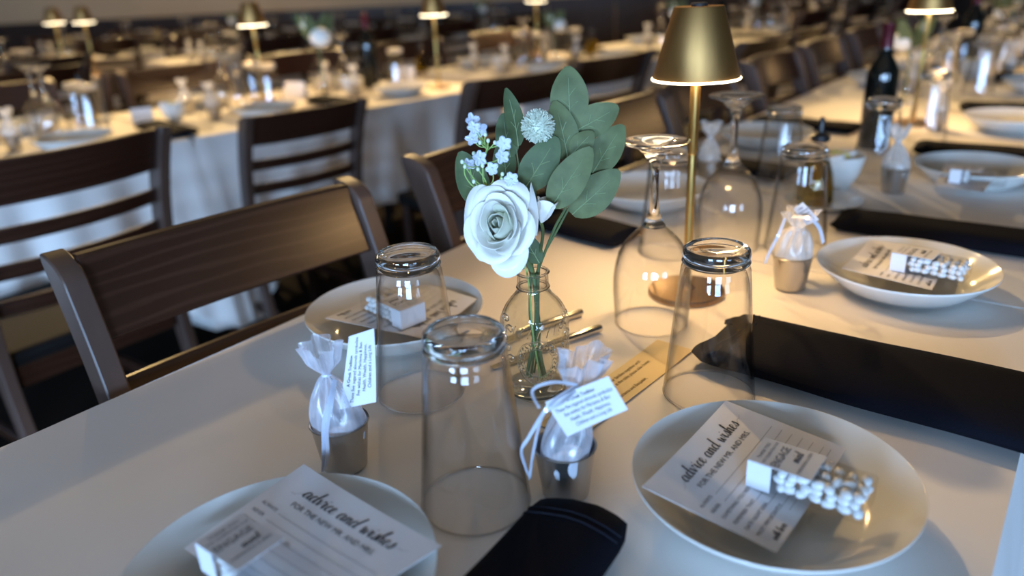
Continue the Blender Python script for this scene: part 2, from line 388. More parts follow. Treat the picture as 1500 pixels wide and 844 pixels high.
# ------------------------------------------------------------------ setting: room
def plank(name, c, size, m, kind='structure', parent=None):
    o = MB().box(c, size).build(name, m, parent, smooth=False)
    if kind and not parent: o['kind'] = kind
    return o
WX0, WX1, WY0, WY1, WH = -6.5, 7.5, -4.1, 8.3, 3.0
plank('floor', ((WX0 + WX1) / 2, (WY0 + WY1) / 2, -.05), (WX1 - WX0, WY1 - WY0, .1), 'floor')
plank('ceiling', ((WX0 + WX1) / 2, (WY0 + WY1) / 2, WH + .05), (WX1 - WX0, WY1 - WY0, .1), 'ceiling_paint')
plank('wall_far', ((WX0 + WX1) / 2, WY1 + .05, WH / 2), (WX1 - WX0, .1, WH), 'wall_paint')
plank('wall_left', (WX0 - .05, (WY0 + WY1) / 2, WH / 2), (.1, WY1 - WY0, WH), 'wall_paint')
plank('wall_right', (WX1 + .05, (WY0 + WY1) / 2, WH / 2), (.1, WY1 - WY0, WH), 'wall_paint')
nw = empty('wall_near', (0, WY0 - .05, 0)); nw['kind'] = 'structure'
mb = MB(); wins = [(-3.0, 1.5), (-.2, 1.5), (2.6, 1.5)]
mb.box(((WX0 + WX1) / 2, 0, .32), (WX1 - WX0, .1, .64)); mb.box(((WX0 + WX1) / 2, 0, 2.3), (WX1 - WX0, .1, 1.4))
xs = [WX0] + [e for c, w in wins for e in (c - w / 2 - .05, c + w / 2 + .05)] + [WX1]
for i in range(0, len(xs), 2): mb.box(((xs[i] + xs[i + 1]) / 2, 0, 1.12), (xs[i + 1] - xs[i], .1, .96))
mb.build('wall_panel', 'wall_paint', nw, smooth=False)
for i, (c, w) in enumerate(wins):
    m2 = MB()
    for zz in (.66, 1.58): m2.box((c, WY0 - .05, zz), (w + .1, .12, .05))
    for k in (-1, 1): m2.box((c + k * (w / 2 + .025), WY0 - .05, 1.12), (.05, .12, .92))
    o = m2.build('window_%d' % (i + 1), 'window_frame', smooth=False); o['kind'] = 'structure'
ws = empty('trim_1', (0, WY1, 0)); ws['kind'] = 'structure'
for i in range(20):
    x0 = WX0 + (WX1 - WX0) * i / 20; wdt = (WX1 - WX0) / 20
    MB().box((x0 + wdt / 2, -.012, .46), (wdt - .012, .024, .92)).build('panel', 'wainscot', ws, smooth=False)
MB().box(((WX0 + WX1) / 2, -.02, .94), (WX1 - WX0, .05, .05)).build('rail', 'wainscot', ws, smooth=False)

# ------------------------------------------------------------------ tables
def cloth_mesh(L, W, drop, seed, ends=(1, 1), amp=.03, top=.004, corner=.26, nwave=19, split=True):
    """tablecloth in a local frame: x 0..L, y 0..W (y grows away from the near-left side), z = 0 at the top"""
    rnd = random.Random(seed); mb = MB(); nx, ny = max(8, int(L / .06)), 14
    def topf(u, v):
        x, y = u * L, v * W
        z = top + .0016 * noise.noise(Vector((x * 4 + seed, y * 5, 0))) + .0012 * noise.noise(Vector((x * 9 + y * 6, y * 13 - x * 5 + seed, 3)))
        return Vector((x, y, z))
    mb.grid(topf, nx, ny)
    # skirt: walk the border
    pts = []
    def seg(p, q, n):
        for i in range(n): pts.append((Vector(p).lerp(Vector(q), i / n)))
    n1, n2 = max(24, int(L / .018)), max(16, int(W / .018))
    seg((0, 0), (L, 0), n1); seg((L, 0), (L, W), n2); seg((L, W), (0, W), n1); seg((0, W), (0, 0), n2)
    N = len(pts); cen = Vector((L / 2, W / 2)); rows = 9; vs = []; fs = []
    for r in range(rows + 1):
        t = r / rows
        for i, p in enumerate(pts):
            onx = p.y < 1e-6 or p.y > W - 1e-6
            nrm = Vector((0, 0))
            if p.y < 1e-6: nrm.y -= 1
            if p.y > W - 1e-6: nrm.y += 1
            if p.x < 1e-6: nrm.x -= 1
            if p.x > L - 1e-6: nrm.x += 1
            nrm.normalize()
            dc = min((Vector((cx, cy)) - p).length for cx in (0, L) for cy in (0, W))
            s = (p.x + p.y * 1.3)
            wave = math.sin(s * nwave + seed) * .6 + math.sin(s * nwave * 2.3 + seed * 2) * .4 + .5 * noise.noise(Vector((s * 3, seed, t)))
            near = math.exp(-(dc / corner) ** 1.5)
            jo = (p.x < 1e-6 and not ends[0]) or (p.x > L - 1e-6 and not ends[1])
            if (not ends[0] and p.x < .2) or (not ends[1] and p.x > L - .2): nrm.x = 0
            off = (.008 * min(1, t * 6) + t ** .8 * (.012 + amp * (.5 + .5 * wave))) * (0 if jo else 1) + near * t * .05 * (0 if jo else 1)
            dz = drop * t * (1 + .75 * near) - (.02 * noise.noise(Vector((s * 2, seed, 9))) * t)
            q = p + nrm * off
            vs.append((q.x, q.y, top - .003 * (1 if r else 0) - dz))
    for r in range(rows):
        for i in range(N): fs.append((r * N + i, r * N + (i + 1) % N, (r + 1) * N + (i + 1) % N, (r + 1) * N + i))
    mb.add(vs, fs); return mb
def long_table(a0, a1, fr, labels, seed, drop=.34, lift=0., amp=.03, W=.83, ends=(1, 1)):
    """fr = (origin, angle): local x along the table, local y towards the far right side"""
    org, ang = fr; L = a1 - a0; R3 = Matrix.Rotation(ang, 4, 'Z'); base = org + R3 @ Vector((a0, 0, 0))
    # local y must point to the right of the direction => mirror y
    c = cloth_mesh(L, W, drop, seed, ends, amp=amp)
    c.v = [(x, -y, z) for x, y, z in c.v]
    o = c.build('tablecloth', 'cloth'); o.location = base + Vector((0, 0, T - .004 + lift)); o.rotation_euler = (0, 0, ang)
    tag(o, labels[0], 'tablecloth')
    t = empty('dining_table', (base.x, base.y, 0), ang, labels[1], 'table')
    MB().box((L / 2, -W / 2, T - .016), (L - .012, W - .012, .025)).build('tabletop', 'table_wood', t, smooth=False)
    for x in (.1, L - .1):
        for y in (-.1, -W + .1): MB().tube([(x, y, 0), (x, y, T - .03)], .02, 10).build('leg', 'metal_leg', t)
    return o
MAINF = (E0, TA)
long_table(-.885, .158, MAINF, ('white cloth on the nearest table, under the flower bottle', 'nearest table, under the cloth with the flower bottle and lamp'), 3, amp=.012, ends=(1, 0))
long_table(.160, 2.15, MAINF, ('white cloth just past the seam, under the oil bottle and far place settings', 'second table of the long row at right, under the oil bottle'), 4, lift=.0006, amp=.015, ends=(0, 0))
long_table(2.152, 4.3, MAINF, ('white cloth at the far upper right end of the long row', 'third table of the long row at right, farthest from the viewer'), 5, lift=.001, amp=.02, ends=(0, 1))

# ------------------------------------------------------------------ tumbler
TH, TR_, TB_ = .1646, .0480, .0323
def mk_tumbler(n=56, gs='glass_solid'):
    t = empty('drinking_glass'); tag(t, None, 'glass')
    def rad(z): return TR_ + (TB_ - TR_) * (z / TH)
    outer = [(rad(z), z) for z in [0, .0015] + [TH * k / 10 for k in range(1, 9)]] + [(rad(.143) - .0002, .143), (TB_ + .0004, .1475)]
    MB().lathe(outer, n).build('outer_wall', 'glass_wall', t)
    MB().lathe([(rad(z) - .0019, z) for z in [0.0006] + [TH * k / 9 for k in range(1, 8)]] + [(rad(.138) - .004, .1385), (rad(.142) - .010, .1425), (.012, .1435), (0.0001, .1435)], n).build('inner_wall', 'glass_wall', t)
    prof = [(.0001, .1455), (.024, .1455), (.0295, .1465), (.0325, .1485), (.0338, .1505), (.0325, .1525), (.0320, .1535), (.0330, .1555), (.0334, .159), (.0325, .1628), (.0302, .1646), (.0272, .1640), (.0235, .1612), (.016, .1585), (.0001, .1575)]
    MB().lathe(prof, n).build('thick_base', gs, t)
    ring = [(TR_ - .0009 + .0011 * math.cos(k * PI / 4), .0012 + .0011 * math.sin(k * PI / 4)) for k in range(8)]
    MB().lathe(ring, n, closed=True).build('rim', 'glass_solid', t)
    return t
tumbler = Proto(mk_tumbler)
def mk_far_tumbler():
    t = mk_tumbler(20, 'glass_far'); return t
far_tumbler = Proto(mk_far_tumbler)
def w2(x, y, z=0.): return Vector((x, y, T + z))
tumbler(w2(-.0401, .5444), .3, 'tall upturned glass in the middle front, between the two nearest steel cups')
tumbler(w2(-.1060, .7400), .9, 'upturned glass at left standing before the plate beside the chair')
tumbler(w2(.2047, .7085), 1.4, 'upturned glass touching the black napkin beside the nearest right plate')
tumbler(atop(984, 220, TH), 0, 'blurred upturned glass behind the front wine glass, left of lamp pole')
tumbler(atop(1150, 156, TH), .5, 'blurred upturned glass behind and left of the oil bottle')
tumbler(atop(1179, 214, TH), .5, 'upturned glass right in front of the oil bottle with black spout')
tumbler(atop(1296, 144, TH), .5, 'upturned glass in front of the dark wine bottle')
tumbler(atop(1371, 104, TH), .5, 'upturned glass right of the second lamp, by the pinkish favour bag')
tumbler(atop(1445, 60, TH), .5, 'upturned glass at far upper right beside the third lamp')

# ------------------------------------------------------------------ wine glass, upside down
def mk_wine(n=48):
    t = empty('wine_glass'); tag(t, None, 'glass')
    H = .235
    bowl = smooth_line([(.0465, .0), (.0478, .02), (.0492, .045), (.0488, .065), (.0455, .085), (.038, .104), (.026, .119), (.014, .130)], 4)
    MB().lathe(bowl, n).build('bowl', 'glass_wall', t)
    inner = [(max(.001, r - .0011), z - .0006 * i / 20) for i, (r, z) in enumerate(bowl)]
    MB().lathe(inner + [(.009, .1300), (.0005, .1310)], n).build('inner_bowl', 'glass_wall', t)
    stem = smooth_line([(.0005, .1275), (.009, .1285), (.0150, .1300), (.0105, .1375), (.0066, .149), (.0053, .165), (.0050, .185), (.0060, .203), (.0092, .212), (.0150, .220), (.024, .2280), (.0345, .2312), (.0395, .2332), (.0402, .2342), (.0390, .2352), (.030, .2352), (.018, .2325), (.008, .2295), (.0005, .2290)], 3)
    MB().lathe([(max(r, .0002), z) for r, z in stem], n).build('stem', 'glass_solid', t)
    ring = [(.0461 + .0007 * math.cos(k * PI / 3), .0008 + .0008 * math.sin(k * PI / 3)) for k in range(6)]
    MB().lathe(ring, n, closed=True).build('rim', 'glass_solid', t)
    return t
wine = Proto(mk_wine)
wine(w2(.178, .893), 0, 'upturned wine glass left of the lamp pole, next to the flowers')
wine(w2(.353, 1.165), .7, 'upturned wine glass right of the lamp pole, behind the white favour bag', sc=1.03)

# ------------------------------------------------------------------ table lamp
def mk_lamp(n=56):
    t = empty('table_lamp'); tag(t, None, 'lamp')
    MB().lathe([(.0002, 0), (.050, 0), (.0522, .001), (.0524, .006), (.0512, .0082), (.048, .009), (.012, .0098), (.0085, .013), (.0062, .016), (.0002, .0165)], n).build('base', 'gold_base', t)
    MB().lathe([(.0056, .015), (.0056, .1965), (.0050, .197), (.0050, .198), (.0058, .1985), (.0062, .200), (.0064, .300), (.0002, .3005)], 24).build('pole', 'gold_pole', t)
    MB().lathe([(.0535, .2925), (.0541, .2925), (.0545, .2935), (.0308, .3765), (.0300, .3785), (.0002, .3788)], n).build('lamp_shade', 'gold', t)
    MB().lathe([(.0100, .3788), (.0105, .3812), (.0095, .3826), (.0002, .3828)], 24).build('touch_switch', 'lamp_knob', t)
    MB().lathe([(.0498, .2922), (.0542, .2922), (.0552, .2930), (.0550, .2944), (.0538, .2946), (.0498, .2935)], n, closed=True).build('light_ring', 'lamp_glow', t)
    MB().lathe([(.0065, .3020), (.050, .3000), (.052, .297)], n).build('reflector', 'ceramic', t)
    l = bpy.data.lights.new('lamp_light', 'AREA'); l.shape = 'DISK'; l.size = .075; l.energy = 1.25; l.color = (1, .60, .25)
    o = bpy.data.objects.new('lamp_light', l); COL.objects.link(o); o.parent = t; o.location = (0, 0, .295)
    return t
lamp = Proto(mk_lamp)
lamp(w2(.2435, .9793), .4, 'brass table lamp nearest the viewer, at the centre of the near table')
lamp(M(1.40, .425), .4, 'brass table lamp second along the long row, at the top right')
lamp(M(2.72, .36), .4, 'brass table lamp third along the long row, cut off at the upper right corner')

# ------------------------------------------------------------------ plates
def mk_plate(n=72):
    prof = smooth_line([(.0001, .0075), (.045, .0075), (.068, .0085), (.080, .0135), (.092, .0230), (.103, .0325), (.1105, .0385), (.1124, .0400), (.1128, .0392), (.1118, .0368), (.103, .0285), (.092, .0182), (.080, .0085), (.066, .0035), (.062, .0005), (.058, .0005), (.055, .0035), (.0001, .004)], 3)
    o = MB().lathe([(max(r, .0001), z) for r, z in prof], n).build('dinner_plate', 'ceramic'); tag(o, None, 'plate'); return o
plate = Proto(mk_plate)
PR, PFR, PBL, PNL = w2(.2039, .5116), w2(.534, .955), w2(-.1503, .8925), w2(-.1752, .4265)
plate(PR, 0, 'white plate nearest the viewer on the right, holding card and mint box')
plate(PFR, 0, 'white plate on the right edge past the seam, second from the viewer')
plate(PBL, 0, 'white plate on the left edge beside the near wooden chair')
plate(PNL, 0, 'white plate at the bottom left corner, partly out of the picture')
P3, P4, PL3 = M(.797, .655), M(1.40, .655), M(.36, .165)
plate(P3, 0, 'dim white plate on the right edge, third from the viewer')
plate(P4, 0, 'far white plate on the right edge, fourth from the viewer')
plate(PL3, 0, 'white plate on the left side just behind the front wine glass')
plate(M(.97, .17), 0, 'dim white plate on the left side behind the second wine glass')

# ------------------------------------------------------------------ advice cards
CW, CH = .152, .108
CARD_TEXT = {}
def card_items():
    it = []
    v, f, w = script('<advice and wishes>', 0, 0, .0064, .12); x0 = (CW - w) / 2 + .002
    it.append(([(x + x0, y + CH - .0245) for x, y in v], f))
    it.append(typed('FOR THE NEW MR. AND MRS.', CW / 2, CH - .0365, .0070, 'CENTER'))
    names = ['ALWAYS', 'NEVER', 'SOMETHING YOU NEED TO', 'REMEMBER THAT', 'DATE NIGHT IDEA', 'MOST IMPORTANTLY']
    ends = [.030, .027, .055, .044, .046, .050]
    small = []; rules = []
    for i, nme in enumerate(names):
        y = CH - .0475 - i * .0090
        small.append(typed(nme, .008, y, .0046)); rules.append(rule(ends[i], CW - .010, y, .00014))
    small.append(typed('', .008, .006, .004)); rules.append(rule(.05, CW - .010, CH - .0475 - 6 * .0085, .00014))
    v, f, w = script('with love', .012, .0045, .0028, .2); small.append((v, f))
    return it, small, rules
CARD = card_items()
def sheet_fn(c, w, h, sag, su=1, curl=0.):
    """c = corners TL TR BR BL in world; sheet x along TL->TR, y up from BL->TL"""
    TL, TRc, BR, BL = c
    nn = (TRc - TL).cross(BL - TL).normalized()
    if nn.z < 0: nn = -nn
    def p(x, y):
        u, v = x / w, 1 - y / h
        q = TL * (1 - u) * (1 - v) + TRc * u * (1 - v) + BR * u * v + BL * (1 - u) * v
        q = q + nn * (-sag * 4 * u * (1 - u) - curl * 4 * v * (1 - v))
        return q
    def fn(x, y):
        e = .001; a = p(x, y); du = p(x + e, y) - p(x - e, y); dv = p(x, y + e) - p(x, y - e); n = du.cross(dv).normalized()
        return a, (n if n.dot(nn) > 0 else -n)
    return fn
def sheet(name, fn, w, h, m, nu=14, nv=10, th=.0004):
    return MB().grid(lambda u, v: fn(u * w, v * h)[0], nu, nv).build(name, m, solid=th)
def advice_card(corners, label, sag=.004, curl=0., detail=True):
    fn = sheet_fn(corners, CW, CH, sag, curl=curl); o = sheet('advice_card', fn, CW, CH, 'paper'); tag(o, label, 'card')
    a, b, r = CARD
    print_on('lettering', a, fn, 'ink', o, .0005)
    print_on('prompt_text', b, fn, 'ink_soft', o, .0005); print_on('ruled_lines', r, fn, 'ink_soft', o, .0005)
    return o
def tri(c, zs, lb, **k): return advice_card([at(x, y, z) for (x, y), z in zip(c, zs)], lb, **k)
tri([(940, 713), (1063, 587), (1240, 657), (1137, 810)], (.045, .043, .030, .030), 'advice and wishes card curling on the nearest right plate', sag=.0025)
tri([(445, 680), (647, 800), (455, 925), (270, 803)], (.044, .044, .036, .036), 'advice and wishes card on the bottom left plate', sag=.0025)
tri([(1233, 393), (1276, 349), (1393, 371), (1365, 425)], (.040, .036, .030, .036), 'advice and wishes card on the second plate along the right edge', sag=.0025)
tri([(620, 496), (699, 438), (600, 408), (476, 466)], (.030, .036, .026, .040), 'advice and wishes card on the plate by the near chair, behind a glass', sag=.0025)
tri([(1368, 272), (1385, 240), (1462, 252), (1440, 282)], (.036, .034, .034, .036), 'dim card on the third plate along the right edge', sag=.002)

# ------------------------------------------------------------------ boxes of mints
BL_, BW_, BH_ = .088, .036, .024
def mint_box(loc, rz, label, nm, mlabel, tilt=0.):
    t = empty('mint_box', loc, rz, label, 'box')
    MB().box((0, 0, BH_ / 2), (BL_, BW_, BH_)).build('clear_case', 'plastic_clear', t, smooth=False, bevel=.002)
    e = .0006; l2 = BL_ * .56; x0 = -BL_ / 2 - e
    m = MB(); m.box((x0 + l2 / 2, 0, BH_ + e), (l2, BW_ + 3 * e, .0005)); m.box((x0, 0, BH_ / 2), (.0005, BW_ + 2 * e, BH_))
    for s in (-1, 1): m.box((x0 + .0095, s * (BW_ / 2 + e), BH_ / 2), (.019, .0005, BH_))
    lab = m.build('paper_label', 'tag_paper', t, smooth=False)
    def fn(x, y): return Vector((x0 + y, -BW_ / 2 + x, BH_ + e)), Vector((0, 0, 1))
    def fl(x, y): return Vector((x0 + l2 - y, BW_ / 2 - x * 1.0 , BH_ + e)), Vector((0, 0, 1))
    def fa(x, y): return Vector((x0 + l2 - y, -BW_ / 2 + x, BH_ + e)), Vector((0, 0, 1))
    F = lambda x, y: (Vector((x0 + (l2 - y), -BW_ / 2 + x, BH_ + e)), Vector((0, 0, 1)))
    it = [typed('THANK YOU', BW_ / 2, l2 - .0075, .0042, 'CENTER'), typed('FOR CELEBRATING OUR', BW_ / 2, l2 - .0125, .0034, 'CENTER', width=.9),
          typed('ENGAGE', BW_ * .46, l2 - .0235, .0098, 'CENTER', width=.8), typed('MARIANNA & BEN', BW_ / 2, .0095, .0040, 'CENTER')]
    v, f, w = script('mint', BW_ * .42, .0150, .0042, .13); it.append((v, f))
    print_on('printed_text', it, F, 'ink_soft', lab, .0006)
    r = random.Random(nm); k = 0; R3 = Matrix.Rotation(rz, 3, 'Z')
    xs = [-.020 + .0095 * i for i in range(7)]
    for x in xs:
        for lay, zz in enumerate((.0055, .0125, .0190)):
            for y in (-.0125, -.0005, .0115):
                if k >= nm: return t
                if lay == 0 and y == -.0005: continue
                p = Vector((x + r.uniform(-.0018, .0018), y + r.uniform(-.0005, .0005), zz + r.uniform(-.0006, .0008))); k += 1
                mint(Vector(loc) + R3 @ p, rz + r.uniform(-1.3, 1.3), mlabel, mlabel + ' (many alike)')
    return t
def mk_mint():
    o = MB().ball((0, 0, 0), .0053, 12, 8, (.80, 1.15, .72)).build('mint_candy', 'mint'); tag(o, None, 'candy'); return o
mint = Proto(mk_mint)
def boxat(px, py, z, dx, dy, label, nm, ml):
    p = at(px, py, z); q = at(px + dx, py + dy, z); return mint_box(p, math.atan2(q.y - p.y, q.x - p.x), label, nm, ml)
boxat(1186, 722, .034, 75, 26, 'clear box of white mints with engagement label on the nearest right plate', 56, 'white mint inside the clear box on the nearest right plate')
boxat(1362, 400, .036, 60, 12, 'clear box of white mints on the second plate along the right edge', 56, 'white mint inside the box on the second right plate')
boxat(575, 462, .034, -40, -18, 'clear box of mints seen through the upturned glass on the left plate', 50, 'white mint inside the box on the left plate')
boxat(385, 850, .042, 60, 40, 'clear mint box at the very bottom of the picture on the left card', 6, 'white mint inside the box on the bottom left plate')
boxat(1432, 268, .036, 60, 6, 'small blurred mint box on the third plate along the right edge', 6, 'white mint inside the box on the third right plate')

# ------------------------------------------------------------------ steel cups with favour bags
def mk_cup(n=48):
    prof = [(.0001, .0012), (.0185, .0012), (.0205, .003), (.0262, .0485), (.0272, .0492), (.0276, .0500), (.0270, .0507), (.0258, .0500), (.0254, .048), (.0197, .0045), (.018, .0028), (.0001, .0028)]
    o = MB().lathe(prof, n).build('steel_cup', 'steel'); tag(o, None, 'cup'); return o
cup = Proto(mk_cup)
CL, CC, CR = w2(-.165, .605), w2(.0385, .549), w2(.389, .98)
cup(CL, 0, 'small steel cup at left holding the organza bag with upright tag')
cup(CC, 0, 'small steel cup in front centre behind the rolled black napkin')
cup(CR, 0, 'small steel cup on the right, left of the second right plate')
def mk_bag(seed, top_tilt, material, lean=(0, 0), neck=.098, top=.128, flare=.017):
    r = random.Random(seed)
    def wob(rr, z, a):
        k = max(0, min(1, (z - neck) / (top - neck))) if z > neck else 0
        base = rr * (1 + .10 * noise.noise(Vector((math.cos(a) * 2, math.sin(a) * 2, z * 40 + seed))))
        if z > neck: return base * (1 + k * .22 * math.sin(a * 9 + seed) + k * .16 * math.sin(a * 4 + seed) + k * .25 * noise.noise(Vector((math.cos(a) * 3, math.sin(a) * 3, seed))))
        g = max(0, min(1, (z - .055) / (neck - .055))); return base * (1 + .25 * g * math.sin(a * 9 + seed) + .10 * math.sin(a * 2 + seed))
    prof = smooth_line([(.0005, .006), (.014, .0065), (.0185, .014), (.0215, .032), (.0235, .050), (.0215, .064), (.0150, .080), (.0080, .092), (.0036, neck), (.0075, neck + .005), (.0135, neck + .012), (flare * .9, neck + (top - neck) * .72), (flare, top)], 4)
    m = MB().lathe([(max(a, .0004), b) for a, b in prof], 64, wob=wob)
    def bend(v):
        x, y, z = v; k = max(0, (z - .045)) ; dzt = 0
        if z > neck: dzt = .0035 * math.sin(math.atan2(y, x) * 3 + seed) * (z - neck) / (top - neck)
        return (x + lean[0] * k, y + lean[1] * k, z + dzt)
    m.v = [bend(v) for v in m.v]
    t = m.build('favor_bag', material); tag(t, None, 'gift bag')
    nx, ny = lean[0] * (neck - .045), lean[1] * (neck - .045)
    MB().lathe([(.0040 + .0008 * math.cos(k), neck + .0012 * math.sin(k)) for k in [i * PI / 4 for i in range(8)]], 16, nx, ny, closed=True).build('drawstring', 'ribbon', t)
    return t
def ribbon(pts, parent, w=.0035, name='ribbon'):
    """pts world; flat satin ribbon"""
    p = [Vector(q) for q in smooth_line([tuple(x) for x in pts], 8)]; vs = []; fs = []
    inv = Matrix.Translation(-Vector(parent.location))
    for i, q in enumerate(p):
        t = (p[min(i + 1, len(p) - 1)] - p[max(i - 1, 0)]).normalized(); s = t.cross((CAM - q).normalized() * .8 + Vector((.3, .2, .1))).normalized()
        s = (s + Vector((0, 0, .2 * math.sin(i * .7)))).normalized()
        vs += [inv @ (q - s * w / 2), inv @ (q + s * w / 2)]
    fs = [(2 * i, 2 * i + 1, 2 * i + 3, 2 * i + 2) for i in range(len(p) - 1)]
    return MB().add(vs, fs).build(name, 'ribbon', parent, solid=.0004)
TW, THh = .062, .031
def gift_tag(corners, parent, sag=.0015):
    """corners of the card in world: TL TR BR BL of the reading direction"""
    inv = Vector(parent.location); c = [q - inv for q in corners]
    fn0 = sheet_fn(c, TW, THh, sag)
    cam = CAM - inv
    def fn(x, y):
        p, n = fn0(x, y); return p, (n if n.dot(cam - p) > 0 else -n)
    o = MB().grid(lambda u, v: fn(u * TW, v * THh)[0], 8, 5).build('gift_tag', 'tag_paper', parent, solid=.0004)
    L = ['A Greek Tradition', 'These five sugared almonds symbolize', 'five wishes for Marianna & Ben', 'Health, Wealth, Happiness,', 'Children and a Long Life']
    it = [typed(s, TW / 2, THh - .0068 - i * .0050, .0046 if i else .0045, 'CENTER', .25, .79) for i, s in enumerate(L)]
    it.append(typed(L[0], TW / 2 + .00012, THh - .0068, .0045, 'CENTER', .25, .79))
    print_on('printed_text', it, fn, 'ink', o, .0005)
    return o
bagL = mk_bag(2, 0, 'organza', (-.10, .02)); put(bagL, CL, 0, 'white organza bag in the left steel cup with upright paper tag')
bagC = mk_bag(5, 0, 'organza', (.20, .02), .100, .134, .020); put(bagC, CC, 0, 'white organza bag in the front centre cup with slanting tag')
bagR = mk_bag(9, 0, 'organza_warm', (.06, .0), .086, .112, .020); put(bagR, CR, 0, 'cream organza bag in the right steel cup')
# tags and ribbons at their real distances
gift_tag([dp(497, 600, .598), dp(511, 493, .612), dp(548, 481, .608), dp(551, 589, .594)], bagL)
gift_tag([dp(798, 589, .522), dp(891, 551, .524), dp(920, 600, .516), dp(831, 640, .512)], bagC)
ribbon([dp(490, 556, .597), dp(482, 590, .580), dp(474, 622, .572), dp(474, 660, .571), dp(473, 691, .572)], bagL)
ribbon([dp(491, 557, .596), dp(486, 590, .578), dp(479, 630, .571), dp(480, 668, .570), dp(476, 688, .572)], bagL)
ribbon([dp(846, 566, .530), dp(815, 584, .512), dp(797, 604, .506), dp(775, 640, .510), dp(764, 660, .515), dp(770, 685, .522), dp(777, 700, .53)], bagC, .003)
ribbon([dp(850, 566, .530), dp(822, 590, .508), dp(797, 604, .505), dp(788, 630, .510), dp(780, 670, .52), dp(776, 702, .53)], bagC, .003)
ribbon([dp(846, 564, .530), dp(810, 560, .526), dp(780, 572, .52), dp(790, 598, .508)], bagC, .0025)
ribbon([dp(1160, 318, .955), dp(1185, 320, .93), dp(1200, 334, .925), dp(1206, 356, .93)], bagR, .005)
ribbon([dp(1150, 320, .955), dp(1140, 345, .94), dp(1126, 372, .95), dp(1121, 386, .96)], bagR, .004)
gift_tag([dp(1162, 306, .95), dp(1176, 296, .96), dp(1200, 322, .95), dp(1182, 330, .94)], bagR)
def mk_almond():
    o = MB().ball((0, 0, 0), .010, 16, 10, (1.25, .82, .66)).build('sugared_almond', 'almond'); tag(o, None, 'candy'); return o
almond = Proto(mk_almond)
for c, nme, seed in ((CL, 'left', 1), (CC, 'front centre', 2), (CR, 'right', 3)):
    r = random.Random(seed)
    for k, (dx, dy, dz) in enumerate([(0, 0, .016), (.006, -.004, .027), (-.006, .004, .027), (-.003, -.007, .039), (.007, .004, .038)]):
        a = almond(c + Vector((dx, dy, dz)), r.uniform(0, 3), 'white sugared almond inside the organza bag of the %s cup' % nme, 'sugared almonds in the %s bag' % nme)

# ------------------------------------------------------------------ napkins
def napkin(p0, p1, w0, w1, h, label, seed, tip=0., group=None, seams=True):
    """rolled cloth from p0 to p1 (world points on the table)"""
    d = (p1 - p0); L = d.length; ang = math.atan2(d.y, d.x); t = empty('napkin', p0, ang, label, 'napkin', group)
    n = 28; m = 26
    def fn(u, v):
        a = v * 2 * PI; w = (w0 + (w1 - w0) * u) / 2; e = min(1, u / .05, (1 - u) / .02) ** .5 if 0 < u < 1 else .0
        ca, sa = math.cos(a), math.sin(a)
        y = w * (abs(ca) ** .75) * (1 if ca > 0 else -1) * (.86 + .14 * e)
        z = h / 2 * (abs(sa) ** .85) * (1 if sa > 0 else -1) * (.25 + .75 * e)
        nz = noise.noise(Vector((u * L * 9, ca * 1.4 + seed, sa * 1.4)))
        f2 = math.sin(y / w * 5 + u * 4 + seed) * .5
        z = z * (1 + .14 * nz + .05 * f2) + h / 2 + (.0005 if sa < 0 else 0)
        x = u * L - tip * (1 - u) * max(0, y / w) + .006 * math.sin(y * 60 + seed) * (1 - u)
        return Vector((x, y + .006 * nz, max(.0006, z)))
    mb = MB(); mb.grid(fn, n, m)
    vs = [fn(0, j / m) for j in range(m)]; mb.add(vs, [tuple(range(m))]); vs = [fn(1, j / m) for j in range(m)]; mb.add(vs, [tuple(range(m - 1, -1, -1))])
    mb.build('folded_cloth', 'napkin', t)
    if seams:
        s = MB()
        for u0 in (.055, .075): s.tube([fn(u0 + .03 * math.sin(3 * k / 10), .03 + .44 * k / 10) + Vector((0, 0, .0004)) for k in range(11)], .0007, 5)
        s.build('hem', 'napkin_seam', t)
    return t
nk = napkin(M(-.148, .515), M(-.148, .845), .125, .150, .034, 'black napkin between the nearest two right plates, touching the upturned glass', 1.3, tip=-.01)
# folded corner standing at its end
mb = MB(); q0 = Vector((-.012, .066, .002))
mb.add([(-.010, .062, .002), (.030, .072, .004), (.085, .058, .020), (.020, .030, .040), (-.006, .045, .030), (.000, .010, .030), (.075, .02, .034)], [(0, 1, 4), (1, 2, 3, 4), (0, 4, 5), (4, 3, 6, 5), (3, 2, 6)])
mb.build('folded_corner', 'napkin', nk, solid=.003, subsurf=1)
napkin(M(-.505, .556), M(-.86, .585), .078, .10, .034, 'black rolled napkin at the bottom centre in front of the steel cup', 4.1)
napkin(M(.395, .505), M(.395, .825), .10, .10, .028, 'black napkin behind the second plate of the right edge', 2.2)
napkin(M(1.04, .50), M(1.02, .825), .10, .10, .028, 'black napkin behind the dim third plate of the right edge', 2.9)
napkin(M(1.66, .50), M(1.66, .825), .10, .10, .028, 'black napkin behind the fourth plate of the right edge', 3.3)
napkin(M(.165, .02), M(.130, .245), .10, .09, .026, 'black napkin on the left side behind the white rose', 5.1)
napkin(M(.72, .02), M(.66, .34), .11, .09, .026, 'black napkin at left behind the second wine glass', 5.7)
napkin(M(1.25, .05), M(1.21, .33), .10, .09, .026, 'small black napkin at left far behind the oil bottle', 6.3)

